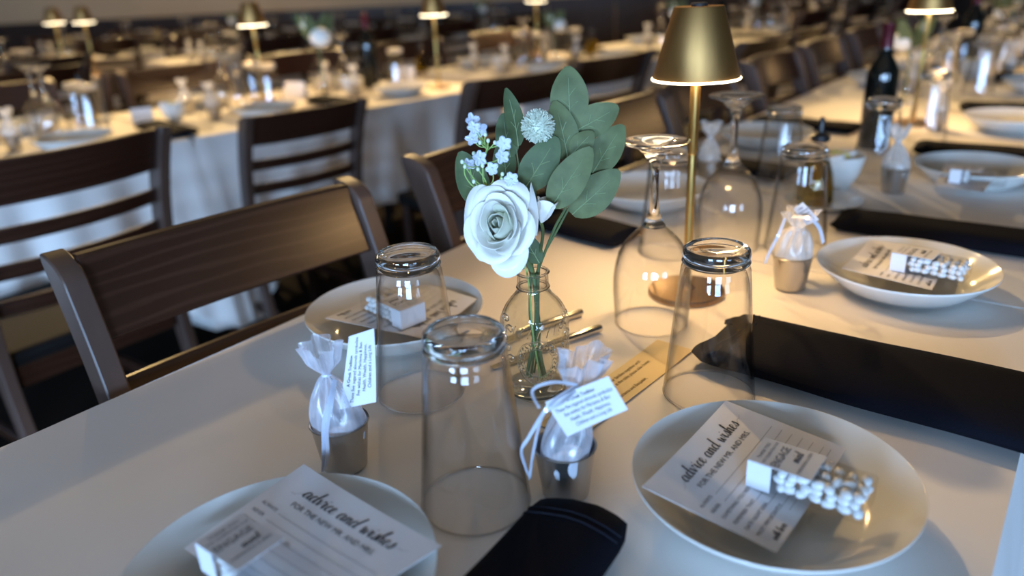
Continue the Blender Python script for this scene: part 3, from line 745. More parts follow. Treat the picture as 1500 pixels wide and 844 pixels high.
# ------------------------------------------------------------------ cutlery behind the bottle
def cutlery(p0, p1, label, r=.0052):
    d = p1 - p0; t = empty('knife', (p0.x, p0.y, T), math.atan2(d.y, d.x), label, 'cutlery'); L = d.length
    MB().tube([(0, 0, r + .0005), (.003, 0, r + .0005), (.10, 0, r + .0005), (.106, 0, r * .9 + .0005)], [r * .85, r, r, r * .5], 14).build('handle', 'cutlery_steel', t)
    MB().grid(lambda u, v: Vector((.104 + u * (L - .104), (v - .5) * .016 * (1 - .5 * u * u) + .001, .0016)), 12, 3).build('blade', 'cutlery_steel', t, solid=.0014)
cutlery(at(880, 482, .004), at(720, 538, .002), 'steel knife handle nearer the viewer, poking out right of the flower bottle')
cutlery(at(852, 459, .004), at(690, 515, .002), 'steel knife handle farther back, poking out right of the flower bottle')

# ------------------------------------------------------------------ printed strip
SW, SH = .235, .048
d0 = (at(1015, 514, .0012) - at(897, 606, .0012)).normalized(); up_ = Vector((-d0.y, d0.x, 0))
b0 = at(1015, 514, .0012) - d0 * SW
fnS = lambda x, y: (b0 + d0 * x + up_ * y + Vector((0, 0, .0006 + .0008 * math.sin(x * 30))), Vector((0, 0, 1)))
st = MB().grid(lambda u, v: fnS(u * SW, v * SH)[0], 16, 3).build('message_strip', 'kraft', solid=.0004); tag(st, 'long cream paper strip of small print between the right upturned glass and tag', 'card')
it = [typed(s, xe, y, .0074, 'RIGHT', .15, .80) for s, xe, y in (('as we combine our families together with', .176, .035), ('want to today at the table please take home', .182, .0265), ('and', .082, .018), ('hugs, Marianna and Benjamin,', .146, .0085))]
print_on('printed_text', it, fnS, 'ink_brown', st, .0006)

# ------------------------------------------------------------------ flower bottle
def mk_flask():
    t = empty('flower_bottle'); tag(t, None, 'vase')
    def sq(r, z, a):   # softly squared body
        k = max(0, min(1, (.108 - z) / .02)) * .07
        return r * (1 + k * math.cos(4 * a))
    prof = smooth_line([(.0305, .0), (.0340, .003), (.0345, .02), (.0345, .075), (.0335, .090), (.0280, .104), (.0205, .113), (.0172, .119), (.0168, .124)], 4)
    MB().lathe(prof, 64, wob=sq).build('body', 'glass_bottle', t)
    MB().lathe([(r - .0022, z + (.004 if i < 3 else 0)) for i, (r, z) in enumerate(prof)], 64, wob=sq).build('inner_wall', 'glass_bottle', t)
    def ringp(R0, z, s): return [(R0 + s * math.cos(k * PI / 4), z + s * .8 * math.sin(k * PI / 4)) for k in range(8)]
    MB().lathe([(.0150, .122), (.0165, .124), (.0162, .138), (.0150, .1385), (.0145, .136), (.0145, .124)], 40, closed=True).build('neck', 'glass_wall', t)
    m = MB()
    for z in (.1375, .1215): m.lathe(ringp(.0160, z, .0019), 40, closed=True)
    m.build('neck_ring', 'glass_solid', t)
    m = MB(); m.lathe([(.0002, .0005), (.029, .0005), (.0325, .003), (.0325, .006), (.029, .0075), (.0002, .0085)], 40); m.build('thick_base', 'glass_solid', t)
    # pressed ornament: ring, script arc and scrolls, standing proud of the glass
    m = MB(); f0 = -PI / 2 - .05
    def on(th, z, lift=.0006):
        r = sq(.0348, z, f0 + th) + lift; return (r * math.cos(f0 + th), r * math.sin(f0 + th), z)
    for rr, w in ((.0245, .0009), (.0160, .0008)):
        m.tube([on(rr * math.cos(k * PI / 20) / .036, .050 + rr * math.sin(k * PI / 20)) for k in range(41)], w, 6)
    for k in range(26):
        a = k / 26 * 2 * PI; c = (.0202 * math.cos(a), .050 + .0202 * math.sin(a)); h = .0026
        pts = [(c[0] + h * (math.cos(a) * s + math.sin(a) * .5 * math.sin(s * 3 + k)), c[1] + h * (math.sin(a) * s - math.cos(a) * .5 * math.sin(s * 3 + k))) for s in (-1, -.5, 0, .5, 1)]
        m.tube([on(x / .036, z) for x, z in pts], .0008, 5)
    for k in range(16):
        s = 1 if k % 2 else -1; th0 = s * (.95 + .12 * (k // 2 % 3)); z0 = .014 + .0115 * (k // 2)
        m.tube([on(th0 + s * (.16 - .012 * j) * math.cos(j * .7), z0 + (.006 - .0005 * j) * math.sin(j * .7)) for j in range(10)], .0009, 5)
    for k in range(9):
        th0 = -1.1 + .27 * k; m.tube([on(th0, .078), on(th0 + .05, .084), on(th0 + .12, .088)], .0006, 5)
    m.build('pressed_ornament', 'glass_solid', t)
    return t
BT = w2(.022, .735)
flask = Proto(mk_flask); flask(BT, .1, 'clear embossed glass bottle holding the white rose and eucalyptus')

# ------------------------------------------------------------------ flowers
def leaf_geo(base, tip, w, nrm, cup_=.15, wave=.0, seed=0):
    base, tip = Vector(base), Vector(tip); ax = tip - base; L = ax.length; ax.normalize(); n = (nrm - ax * nrm.dot(ax)).normalized(); s = ax.cross(n)
    def fn(u, v):
        t = u; hw = w / 2 * (math.sin(PI * min(1, t * .97 + .015) ** .82)) ** .62; x = (v - .5) * 2
        bend = L * .06 * math.sin(PI * t)
        return base + ax * (L * t) + s * (x * hw) + n * (bend + cup_ * hw * x * x + wave * math.sin(t * 9 + seed) * x * w * .15)
    return fn
def sprig_leaf(parent, base, tip, w, nrm, m, seed, vein=True, cup_=.15, wave=.1):
    fn = leaf_geo(base, tip, w, nrm, cup_, wave, seed)
    o = MB().grid(fn, 16, 8).build('leaf', m, parent, solid=.0004)
    if vein:
        mb = MB(); up = (nrm.normalized()) * .0005
        mb.tube([fn(k / 10 * .8, .5) + up for k in range(11)], [.0007 * (1 - .07 * k) for k in range(11)], 5)
        for k, sgn in ((.25, .22), (.30, -.22), (.48, .2)):
            mb.tube([fn(k, .5) + up, fn(k + .08, .5 + sgn * .5) + up, fn(k + .14, .5 + sgn) + up], .0004, 4)
        mb.build('vein', 'vein', o)
    return o
CAMD = lambda p: (CAM - p).normalized()
def euc(label, leaves, stems, m):
    t = empty('eucalyptus_sprig', (0, 0, 0), 0, label, 'foliage'); 
    t.location = BT + Vector((0, 0, .01)); off = Vector(t.location)
    for i, (b, tp, wpx, Y, Y2, tilt) in enumerate(leaves):
        B, Tp = dp(*b, Y), dp(*tp, Y2); w = wpx * (Y * cp + .05) / F_PX
        n = (CAMD(B) + RT * tilt + Vector((0, 0, .15 * math.sin(i * 2.1)))).normalized()
        sprig_leaf(t, B - off, Tp - off, w * 1.12, n, m if i % 2 or m == 'leaf_blue' else 'leaf', i * 1.7, cup_=.12 if i % 2 else -.1)
    mb = MB()
    for s in stems:
        pts = smooth_line([tuple(Vector(p) - off) for p in s], 5); k = len(pts); mb.tube(pts, [.0016 - .0008 * i / k for i in range(k)], 7)
    mb.build('stem', 'stem', t); return t
inb = lambda dx, dy, z: BT + Vector((dx, dy, z))
NK = inb(.004, 0, .135)
euc('right-hand eucalyptus sprig with seven grey green leaves behind the rose',
    [((836, 182), (832, 97), 50, .735, .745, -.1), ((832, 234), (812, 148), 42, .725, .735, .25), ((842, 192), (906, 156), 42, .735, .735, .1), ((868, 254), (913, 183), 43, .728, .735, -.2),
     ((838, 226), (869, 193), 30, .722, .725, 0), ((808, 303), (866, 216), 47, .700, .705, -.15), ((838, 314), (907, 250), 50, .722, .72, .2)],
    [[inb(-.006, .004, .012), inb(.002, 0, .07), NK, dp(820, 330, .725), dp(850, 275, .725), dp(872, 232, .733), dp(890, 205, .735)],
     [NK, dp(812, 335, .725), dp(830, 300, .722), dp(838, 250, .722), dp(836, 205, .73), dp(838, 175, .735)]], 'leaf')
euc('left-hand eucalyptus sprig with blue green leaves above the rose',
    [((768, 277), (816, 201), 48, .712, .715, .1), ((759, 214), (741, 129), 27, .735, .74, .5), ((748, 230), (737, 166), 32, .738, .742, -.3), ((706, 303), (674, 222), 44, .728, .735, .15), ((742, 262), (735, 205), 32, .745, .748, .1), ((790, 385), (762, 340), 28, .722, .725, .2)],
    [[inb(.008, .003, .012), inb(-.004, 0, .08), inb(-.002, 0, .138), dp(772, 330, .728), dp(766, 280, .73), dp(758, 230, .735), dp(752, 190, .74)],
     [inb(-.002, 0, .138), dp(745, 330, .73), dp(718, 300, .73), dp(700, 280, .73)]], 'leaf_blue')
# rose
RC = dp(733, 330, .672)
def rose(center, axis, Rr, label):
    t = empty('white_rose', center, 0, label, 'flower')
    ax = axis.normalized(); sx = ax.cross(Vector((0, 0, 1))).normalized(); sy = sx.cross(ax)
    r = random.Random(11); K = 22
    sx = sx * .90; sy = sy * 1.14
    for k in range(K):
        f = k / (K - 1); ph = k * 2.39996 + .3; rk = Rr * (.085 + .915 * f ** .85); wd_ = 1.15 - .35 * f if k > 4 else 1.5
        Hk = Rr * (.70 - .62 * f ** 1.5) ; b0_ = -Rr * .55
        roll = max(0, (f - .30)) / .70
        sd = r.uniform(0, 9)
        def fn(u, v, rk=rk, Hk=Hk, wd_=wd_, ph=ph, roll=roll, sd=sd, f=f):
            x = (u - .5) * 2; a = ph + x * wd_ * (.35 + .65 * math.sin(min(1, v * 1.25) * PI / 2))
            e = 1 - .30 * abs(x) ** 3.0; vv = v * e
            rho = rk * (.28 + .72 * math.sin(vv * PI / 2) ** (.9 + .5 * f)) if f > .26 else rk * (1.25 - .55 * vv ** 1.5)
            h = b0_ + (Hk - b0_) * (vv ** (1.0 if f < .5 else .85))
            c = max(0, vv - .74) / .26
            rho += roll * Rr * .24 * c ** 1.4; h -= roll * Rr * .30 * c ** 2
            wv = .05 * Rr * f * math.sin(x * 4 + sd) * v ** 3 + .03 * Rr * noise.noise(Vector((x * 2, v * 2, sd)))
            rho += wv; h += wv * .8
            return sx * (rho * math.cos(a)) + sy * (rho * math.sin(a)) + ax * h
        MB().grid(fn, 14, 12).build('petal', 'petal_inner' if k < 7 else 'petal', t, solid=.0005)
    mb = MB(); off = Vector(center)
    pts = smooth_line([tuple(-ax * Rr * .5), tuple(dp(760, 370, .70) - off), tuple(inb(.0, -.003, .140) - off), tuple(inb(.002, .002, .08) - off), tuple(inb(-.010, .006, .014) - off)], 5)
    mb.tube(pts, .0021, 8); mb.build('stem', 'stem', t)
    mb = MB(); mb.ball(-ax * Rr * .5, Rr * .22, 12, 8)
    mb.build('calyx', 'stem_lime', t)
    return t
rose(RC, (CAM - RC).normalized() + RT * -.22 + UP * .12, .0355, 'large white rose in front of the eucalyptus leaves')
# small white bud beside the rose
bp_ = dp(797, 312, .695); bud = empty('rose_bud', bp_, 0, 'small white flower bud right of the large rose', 'flower')
ax = (UP * .9 + RT * .25 + CAMD(bp_) * .3).normalized(); sx = ax.cross(FWD).normalized(); sy = sx.cross(ax)
for k in range(4):
    def fn(u, v, k=k):
        x = (u - .5) * 2; a = k * PI / 2 + x * 1.1; rho = .0085 * math.sin(PI * min(1, v * .62 + .02)) + .003 * max(0, v - .8) * 4; h = -.010 + .024 * v * (1 - .2 * x * x)
        return sx * rho * math.cos(a) + sy * rho * math.sin(a) + ax * h
    MB().grid(fn, 8, 8).build('petal', 'petal', bud, solid=.0005)
mb = MB(); mb.tube(smooth_line([tuple(-ax * .010), tuple(dp(795, 345, .71) - bp_), tuple(inb(.006, -.002, .138) - bp_), tuple(inb(.004, -.004, .06) - bp_), tuple(inb(.010, -.006, .016) - bp_)], 5), .0017, 7); mb.build('stem', 'stem', bud)
# long pointed petal between rose and bud
def fn(u, v): x = (u - .5) * 2; return (dp(781, 345, .682) - bp_).lerp(dp(775, 268, .685) - bp_, v) + RT * (x * .0045 * math.sin(PI * (v * .9 + .1)) + .002) + FWD * (.002 * x)
MB().grid(fn, 6, 10).build('petal', 'petal', bud, solid=.0005)
# ball flower
bc = dp(788, 185, .718); ballf = empty('ball_flower', bc, 0, 'round spiky white ball flower between the leaves', 'flower')
mb = MB(); mb.ball((0, 0, 0), .0115, 16, 12); mb.build('core', 'ball_white', ballf)
mb = MB(); r = random.Random(3)
for k in range(620):
    z = 1 - 2 * (k + .5) / 620; a = k * 2.39996; d = Vector((math.sqrt(1 - z * z) * math.cos(a), math.sqrt(1 - z * z) * math.sin(a), z)) + Vector((r.uniform(-.2, .2), r.uniform(-.2, .2), r.uniform(-.2, .2)))
    d.normalize(); h = r.uniform(.0145, .0168); mb.tube([d * .0105, d * h], [.00045, .0006], 4)
o = mb.build('florets', 'ball_white', ballf, smooth=False, fix=False); o['kind'] = 'stuff'
mb = MB(); mb.tube(smooth_line([(0, 0, -.01), tuple(dp(786, 250, .725) - bc), tuple(inb(.0, .004, .138) - bc), tuple(inb(.006, .006, .07) - bc), tuple(inb(-.002, .010, .014) - bc)], 5), .0013, 6); mb.build('stem', 'stem', ballf)
# filler sprig
fc = dp(712, 275, .705); fil = empty('filler_sprig', fc, 0, 'sprig of tiny white blossoms on lime green stems left of the rose', 'flower')
BLS = [(692, 177), (694, 187), (704, 189), (692, 204), (738, 210), (735, 229), (702, 232), (687, 241), (721, 247), (749, 263)]
BUD = [(677, 237), (681, 244), (694, 225), (725, 209), (715, 206), (700, 248), (736, 255), (694, 266), (703, 209), (735, 263), (711, 197), (707, 243)]
mid = [(712, 275, .705), (708, 240, .702), (715, 215, .702)]
mbs = MB(); r = random.Random(5)
for i, (x, y) in enumerate(BLS + BUD):
    Y = .690 + r.uniform(-.006, .012); p = dp(x, y, Y) - fc
    src = dp(*(mid[2] if y < 212 else mid[1] if y < 240 else mid[0])) - fc
    m1 = src.lerp(p, .55) + RT * r.uniform(-.004, .004) - UP * r.uniform(.001, .005)
    mbs.tube(smooth_line([tuple(src), tuple(m1), tuple(p)], 5), .00055, 5)
    if i < len(BLS):
        n = (CAMD(p + fc) + RT * r.uniform(-.5, .5) + UP * r.uniform(-.1, .6)).normalized(); sx = n.cross(UP).normalized(); sy = sx.cross(n)
        bl = MB(); rp = r.uniform(.0038, .0047)
        for k in range(5):
            a = k * 2 * PI / 5 + r.uniform(-.2, .2); d = sx * math.cos(a) + sy * math.sin(a); s = n.cross(d)
            bl.grid(lambda u, v, d=d, s=s: p + d * (rp * (.1 + 1.5 * u)) + s * ((v - .5) * rp * 1.35 * math.sin(PI * min(1, .12 + u * .80)) ** .7) + n * (rp * (.25 * u + .2 * math.sin(v * 9) * u)), 5, 5)
        bl.ball(p + n * .0008, .0010, 6, 5); bl.build('blossom', 'blossom', fil, solid=.0003)
    else:
        MB().ball(p, .0018, 8, 6, (1, 1, 1.2)).build('bud', 'bud', fil)
mbs.tube(smooth_line([tuple(dp(*mid[2]) - fc), tuple(dp(*mid[1]) - fc), (0, 0, 0), tuple(dp(740, 330, .71) - fc), tuple(inb(-.006, -.002, .138) - fc), tuple(inb(-.002, -.004, .07) - fc), tuple(inb(.004, -.008, .016) - fc)], 5), .0010, 6)
mbs.tube(smooth_line([tuple(dp(681, 238, .70) - fc), tuple(dp(681, 256, .70) - fc), tuple(dp(692, 272, .70) - fc), tuple(dp(704, 277, .70) - fc)], 5), .0006, 5)
mbs.build('stem', 'stem_lime', fil)

# ------------------------------------------------------------------ oil bottle, bowls, wine bottles
def mk_oil():
    t = empty('oil_bottle'); tag(t, None, 'bottle')
    body = smooth_line([(.030, 0), (.034, .004), (.0335, .03), (.027, .065), (.016, .095), (.0125, .110), (.0125, .122)], 4)
    MB().lathe([(.0002, 0)] + body, 36).build('body', 'glass_wall', t)
    MB().lathe([(.0002, .003), (.029, .003), (.0325, .006), (.0315, .03), (.0252, .062), (.0200, .080), (.0002, .080)], 36).build('oil_fill', 'oil', t)
    MB().lathe([(.0002, .116), (.0135, .116), (.0170, .119), (.0170, .127), (.012, .130), (.0055, .133), (.0050, .155), (.0030, .160), (.0002, .160)], 20).build('pourer', 'black_plastic', t)
    return t
oil = Proto(mk_oil)
def mk_wineb():
    t = empty('wine_bottle'); tag(t, None, 'bottle')
    MB().lathe(smooth_line([(.0002, 0), (.036, 0), (.038, .004), (.038, .17), (.034, .20), (.018, .232), (.0145, .25), (.0145, .262)], 3), 28).build('body', 'dark_bottle', t)
    MB().lathe([(.0150, .250), (.0152, .300), (.0160, .302), (.0160, .308), (.0002, .309)], 20).build('foil', 'foil_red', t)
    MB().lathe([(.0384, .05), (.0384, .12)], 28).build('paper_label', 'dark_bottle', t)
    return t
wineb = Proto(mk_wineb)
def mk_saucer():
    o = MB().lathe(smooth_line([(.0002, .004), (.035, .004), (.055, .009), (.068, .014), (.069, .0125), (.055, .005), (.036, .0005), (.0002, .0005)], 3), 40).build('side_plate', 'ceramic'); tag(o, None, 'plate'); return o
saucer = Proto(mk_saucer)
def mk_bowl():
    t = empty('sugar_bowl'); tag(t, None, 'bowl')
    MB().lathe(smooth_line([(.0002, .0), (.020, .0), (.024, .004), (.038, .028), (.046, .060), (.0465, .066), (.044, .062), (.035, .030), (.020, .006), (.0002, .005)], 3), 36).build('bowl', 'ceramic', t)
    r = random.Random(2)
    for k in range(9):
        MB().box((r.uniform(-.022, .022), r.uniform(-.022, .022), .054 + .012 * (k % 2)), (.030, .020, .009), Matrix.Rotation(r.uniform(0, 3), 3, 'Z') @ Matrix.Rotation(r.uniform(-.5, .5), 3, 'X')).build('packet', 'lemon' if k % 3 == 0 else 'sugar', t, smooth=False)
    return t
bowl = Proto(mk_bowl)
op = at(1192, 292, .012)
saucer(w2(op.x + .015, op.y - .005), 0, 'small white plate under the oil bottle')
oil(Vector((op.x, op.y, T + .0045)), 0, 'glass oil bottle with black pourer and green oil, behind an upturned glass')
bw = at(1226, 274, 0); bowl(w2(bw.x, bw.y), 0, 'white bowl of sugar packets right of the oil bottle')
wb = at(1279, 216, 0); wineb(w2(wb.x, wb.y), 0, 'dark wine bottle behind an upturned glass on the long row', sc=.93)
wb = at(1414, 104, 0); wineb(w2(wb.x, wb.y), 0, 'dark wine bottle with red foil at the far upper right')

# ------------------------------------------------------------------ chairs (ladder back)
CWID = .415
def mk_chair(bul=.036):
    t = empty('dining_chair'); tag(t, None, 'chair')
    # side profile of the rear post in (y,z): y grows backwards
    cen = [(.085, 0), (.045, .15), (.012, .32), (.0, .46), (.008, .58), (.030, .70), (.060, .80), (.100, .895)]
    dep = [.030, .034, .040, .046, .046, .046, .048, .050]
    c = smooth_line([(a, b, d) for (a, b), d in zip(cen, dep)], 4)
    back = []; front = []
    for i, (y, z, d) in enumerate(c):
        y0, z0 = c[max(i - 1, 0)][:2]; y1, z1 = c[min(i + 1, len(c) - 1)][:2]; l = math.hypot(y1 - y0, z1 - z0); nx, nz = (z1 - z0) / l, -(y1 - y0) / l
        back.append((y + nx * d / 2, z + nz * d / 2)); front.append((y - nx * d / 2, z - nz * d / 2))
    # rounded front corner at the top, sharp back corner
    top = []
    fx, fz = front[-1]; bx, bz = back[-1]; front2 = front[:-2]; gx, gz = front2[-1]
    for k in range(1, 8):
        a = k / 7 * PI / 2; top.append((gx + (bx - gx) * (1 - math.cos(a)), gz + (bz + .012 - gz) * math.sin(a)))
    poly = back + top[::-1][:-0 or None] + front2[::-1]
    for s in (-1, 1):
        x0 = s * CWID / 2 - .0135; MB().extrude(poly, lambda p, a: Vector((a, p[0], p[1])), x0, x0 + .027).build('back_post', 'post_wood_lit', t, bevel=.0025)
    def railm(z0, z1, th, bulge, y_at, nm='slat'):
        def yc(z):
            for i in range(len(c) - 1):
                if c[i][1] <= z <= c[i + 1][1]: k = (z - c[i][1]) / (c[i + 1][1] - c[i][1]); return c[i][0] + k * (c[i + 1][0] - c[i][0])
            return c[-1][0]
        mb = MB(); n = 18
        def f(u, side, top_):
            x = (u - .5) * (CWID - .024); z = z1 if top_ else z0
            return Vector((x, yc(z) + bulge * (1 - (2 * u - 1) ** 2) + side * th / 2 - .004, z))
        vs = []
        for i in range(n + 1):
            u = i / n; vs += [f(u, -1, 0), f(u, 1, 0), f(u, 1, 1), f(u, -1, 1)]
        fs = [(4 * i + a, 4 * i + b, 4 * i + 4 + b, 4 * i + 4 + a) for i in range(n) for a, b in ((0, 1), (1, 2), (2, 3), (3, 0))] + [(3, 2, 1, 0), (4 * n, 4 * n + 1, 4 * n + 2, 4 * n + 3)]
        mb.add(vs, fs); return mb.build(nm, 'chair_wood', t, bevel=.004)
    railm(.795, .893, .021, bul, 0, 'top_rail')
    for z in (.712, .632, .552): railm(z, z + .036, .014, bul, 0)
    MB().box((0, -.195, .445), (.41, .41, .045)).build('seat', 'seat_black', t, bevel=.015)
    for s in (-1, 1):
        MB().tube([(s * .18, -.37, 0), (s * .18, -.37, .43)], [.014, .020], 10).build('front_leg', 'chair_wood', t)
        MB().box((s * .18, -.17, .20), (.018, .42, .028)).build('stretcher', 'chair_wood', t, smooth=False, bevel=.003)
    MB().box((0, -.37, .40), (.36, .02, .05)).build('front_apron', 'chair_wood', t, smooth=False)
    MB().box((0, .0, .41), (.37, .02, .05)).build('back_apron', 'chair_wood', t, smooth=False)
    return t
chair = Proto(mk_chair); flat_chair = Proto(lambda: mk_chair(.008))
# local +y is the chair's back; for chairs on the left of the long table the back points along -V
def chair_at(p, back_dir, label, group=None, pr=None):
    return (pr or chair)((p.x, p.y, 0), math.atan2(back_dir.y, back_dir.x) - PI / 2, label, group)
def rotv(v, deg): return Matrix.Rotation(math.radians(deg), 3, 'Z') @ v
chair_at(M(-.395, .012), rotv(-V, -5), 'dark wooden ladder-back chair nearest the viewer, by the left plate', None, flat_chair)
chair_at(M(.195, .012), rotv(-V, 0), 'dark wooden chair behind the white rose, second along the table', None, flat_chair)
chair_at(M(.62, .020), rotv(-V, -2), 'dark wooden chair half hidden behind the leaves, left of the brass lamp', None, flat_chair)
chair_at(M(1.10, .01), rotv(-V, 0), 'dark wooden chair in shadow behind the second wine glass')
chair_at(M(1.70, .01), rotv(-V, 0), 'dark wooden chair in shadow above the second wine glass')
for k in range(4): chair_at(M(2.25 + .62 * k, .01), -V, 'dark chair along the left of the long right row, %s from its near end' % ['fifth', 'sixth', 'seventh', 'eighth'][k], 'far chairs along the long right row')

# ------------------------------------------------------------------ background tables
def frame(px, py, ang): p = at(px, py); return (Vector((p.x, p.y, 0)), math.radians(ang))
BG = []
def bgtable(org, ang, a0, a1, l0, l1, seed, amp=.05, drop=.34):
    fr = (org, math.radians(ang)); long_table(a0, a1, fr, (l0, l1), seed, drop=drop, amp=amp)
    return fr
def L2(fr, a, b, z=0.):
    return fr[0] + Matrix.Rotation(fr[1], 3, 'Z') @ Vector((a, -b, 0)) + Vector((0, 0, T + z))
# for these tables the local frame starts at the near-right corner; x runs away from it to the upper right,
# the table lies to the LEFT/behind the near edge, so build it with b measured backwards
def bg(px, py, ang, a0, a1, name, seed, amp=.05):
    p = at(px, py); A = math.radians(ang); u = Vector((math.cos(A), math.sin(A), 0)); back = Vector((-u.y, u.x, 0))
    org = Vector((p.x, p.y, 0)) + back * .83
    fr = (org, A); long_table(a0, a1, fr, ('white cloth on the ' + name, 'table under the cloth of the ' + name), seed, amp=amp)
    return (fr, name)
t2a = bg(722, 127, 43.5, -3.05, -1.30, 'left middle table with the oil bottle', 11, .09)
t2b = bg(722, 127, 43.5, -1.28, 0, 'middle table right behind the second row chair', 12, .09)
t3 = bg(158, 111, 56, -2.3, 0, 'far left table before the wall', 13, .03)
t4 = bg(1110, 62, 42, -1.95, -.78, 'table behind the green leaves', 14, .03)
t4b = bg(1110, 62, 42, -.76, .3, 'table just behind the brass lamp shade', 15, .03)
t5 = bg(640, 60, 40, -1.9, 1.2, 'far middle table before the wall', 16, .03)
t6 = bg(1330, 20, 42, -2.12, .8, 'far right table at the top of the picture', 17, .03)
t7 = bg(360, 66, 42, -1.6, .5, 'far left middle table before the wall', 18, .03)
WHERE = {'t2a': 'left middle table', 't2b': 'right middle table', 't3': 'far left table', 't4': 'leaf side table', 't4b': 'lamp side table', 't5': 'far middle table', 't6': 'far right table', 't7': 'wall side table'}
r = random.Random(21)
def simple_bag():
    o = mk_bag(12, 0, 'organza_warm', (.05, .05)); return o
farbag = Proto(simple_bag)
def mk_far_nap():
    t = napkin(Vector((0, 0, 0)), Vector((.30, 0, 0)), .10, .10, .028, 'n', 7, seams=False); return t
farnap = Proto(mk_far_nap)
def mk_far_bunch():
    t = empty('flower_vase'); tag(t, None, 'flowers')
    MB().lathe([(.0002, .001), (.033, .001), (.034, .01), (.034, .09), (.017, .118), (.016, .138)], 20).build('bottle', 'glass_wall', t)
    rr = random.Random(4)
    for k in range(6):
        a = k * 1.1; d = Vector((math.cos(a) * .4, math.sin(a) * .4, 1)); n = Vector((math.cos(a + 1), math.sin(a + 1), .3))
        sprig_leaf(t, Vector((0, 0, .15)) + d * .02, Vector((0, 0, .15)) + d * .02 + d.normalized() * .085 + n * .02, .036, n, 'leaf', k, vein=False)
    MB().ball((.022, -.02, .185), .034, 14, 10, (1, 1, .85)).build('rose_head', 'petal', t)
    MB().ball((-.03, -.01, .225), .016, 10, 8).build('ball_bloom', 'ball_white', t)
    MB().tube([(0, 0, .01), (.0, 0, .14), (.01, -.01, .18)], .003, 6).build('stem', 'stem', t)
    return t
bunch = Proto(mk_far_bunch)
def mk_menu():
    o = MB().add([(-.035, 0, 0), (.035, 0, 0), (.035, .02, .05), (-.035, .02, .05), (-.035, .04, 0), (.035, .04, 0)], [(0, 1, 2, 3), (3, 2, 5, 4)]).build('folded_card', 'paper', smooth=False, solid=.0006); tag(o, None, 'card'); return o
menu = Proto(mk_menu)
ORD = ['leftmost', 'second from left', 'third from left', 'fourth from left', 'fifth from left', 'sixth from left', 'seventh from left']
def dress(tb, a0, a1, key, n, lampat=None, vases=(), bottles=(), bowls=(), oils=()):
    fr = tb[0]; nm = WHERE[key]; A = fr[1]
    for q, (a, b) in enumerate(vases): bunch(L2(fr, a, b), r.uniform(0, 6), '%sbottle of white flowers on the %s' % ('' if len(vases) < 2 else ('left ' if q == 0 else 'right '), nm), None if len(vases) < 2 else 'flower bottles on the ' + nm)
    for (a, b) in bottles: wineb(L2(fr, a, b), 0, 'dark wine bottle on the %s' % nm, None if len(bottles) < 2 else 'wine bottles on the ' + nm)
    for (a, b) in bowls: bowl(L2(fr, a, b), 0, 'white bowl of packets on the %s' % nm, None if len(bowls) < 2 else 'bowls on the ' + nm)
    for (a, b) in oils:
        saucer(L2(fr, a, b), 0, 'small white plate under the oil bottle on the %s' % nm); oil(L2(fr, a, b, .0045), 0, 'green oil bottle on the %s' % nm)
    if lampat: lamp(L2(fr, *lampat), 0, 'brass table lamp on the %s' % nm)
    for side, (bp, bn0, bc_) in (('far', (.17, .04, .30)), ('near', (.66, .80, .53))):
        for i in range(n):
            a = a0 + (i + .5) * (a1 - a0) / n; j = r.uniform(-.02, .02); g = '%s side of the %s' % (side, nm); w = 'on the %s, %s' % (g, ORD[i])
            hp = (a1 - a0) / n / 2; far = side == 'far'; q = L2(fr, a, bp)
            if free(q, .112): plate(q, 0, 'white plate ' + w, 'plates on the ' + g)
            for da in (.12, .15, .08, -.1):
                q = L2(fr, a + da, (.365 if far else .475) + r.uniform(-.008, .008))
                if free(q, .048): far_tumbler(q, 0, 'upturned glass ' + w, 'upturned glasses on the ' + g); break
            for da in (-.13, -.16, -.09):
                c = L2(fr, a + da, .30 if far else .53)
                if free(c, .027): cup(c, 0, 'steel cup ' + w, 'steel cups on the ' + g); farbag(c, r.uniform(0, 6), 'favour bag ' + w, 'favour bags on the ' + g); break
            for da in (0, -.06, .04):
                q = L2(fr, a + da, .35 if far else .48)
                if free(q, .05): wine(q, 0, 'wine glass amid the %s, %s of %s ones' % (nm, ORD[i], side), 'wine glasses amid the ' + nm); break
            q = L2(fr, a + hp, .03 if far else .80); an = A + (-PI / 2 if far else PI / 2)
            if free_bar(q, an, .29, .052): farnap(q, an, 'black napkin ' + w, 'black napkins on the ' + g)
def uvof(tb, px, py):
    p = at(px, py); q = Matrix.Rotation(-tb[0][1], 3, 'Z') @ (Vector((p.x, p.y, 0)) - tb[0][0]); return q.x, -q.y
p = at(130, 178); saucer(w2(p.x + .03, p.y - .02), 0, 'small plate under the oil bottle on the left middle table'); oil(w2(p.x, p.y, .0045), 0, 'rounded green oil bottle above the leftmost chair', sc=1.05)
p = at(258, 178); bowl(w2(p.x, p.y), 0, 'white bowl right of the leftmost chair top')
p = at(211, 180); menu(w2(p.x, p.y), .5, 'folded card beside the oil bottle on the left middle table')
for (x, y, lb) in ((123, 33, 'brass table lamp on the far left table'), (80, 34, 'smaller looking brass lamp left of the far left table lamp'), (635, 22, 'brass table lamp above the middle table right end'), (785, 2, 'brass table lamp above the tall leaf, cut by the top of the picture')):
    lamp(atop(x, y, .2935), 0, lb)
p = at(378, 150); lamp(atop(370, 37, .2935), 0, 'brass table lamp above the second row chair, left of centre')
p = atop(465, 55, .235); bunch(w2(p.x, p.y), -.3, 'bottle of white flowers above the second row chair', sc=1.28)
p = at(545, 128); wineb(w2(p.x, p.y), 0, 'dark wine bottle right of the blurred white flowers')
p = at(518, 138); bowl(w2(p.x, p.y), 0, 'white bowl beside the dark bottle, on the middle table')
p = at(618, 106); oil(w2(p.x, p.y), 0, 'small oil bottle at the right end of the middle table')
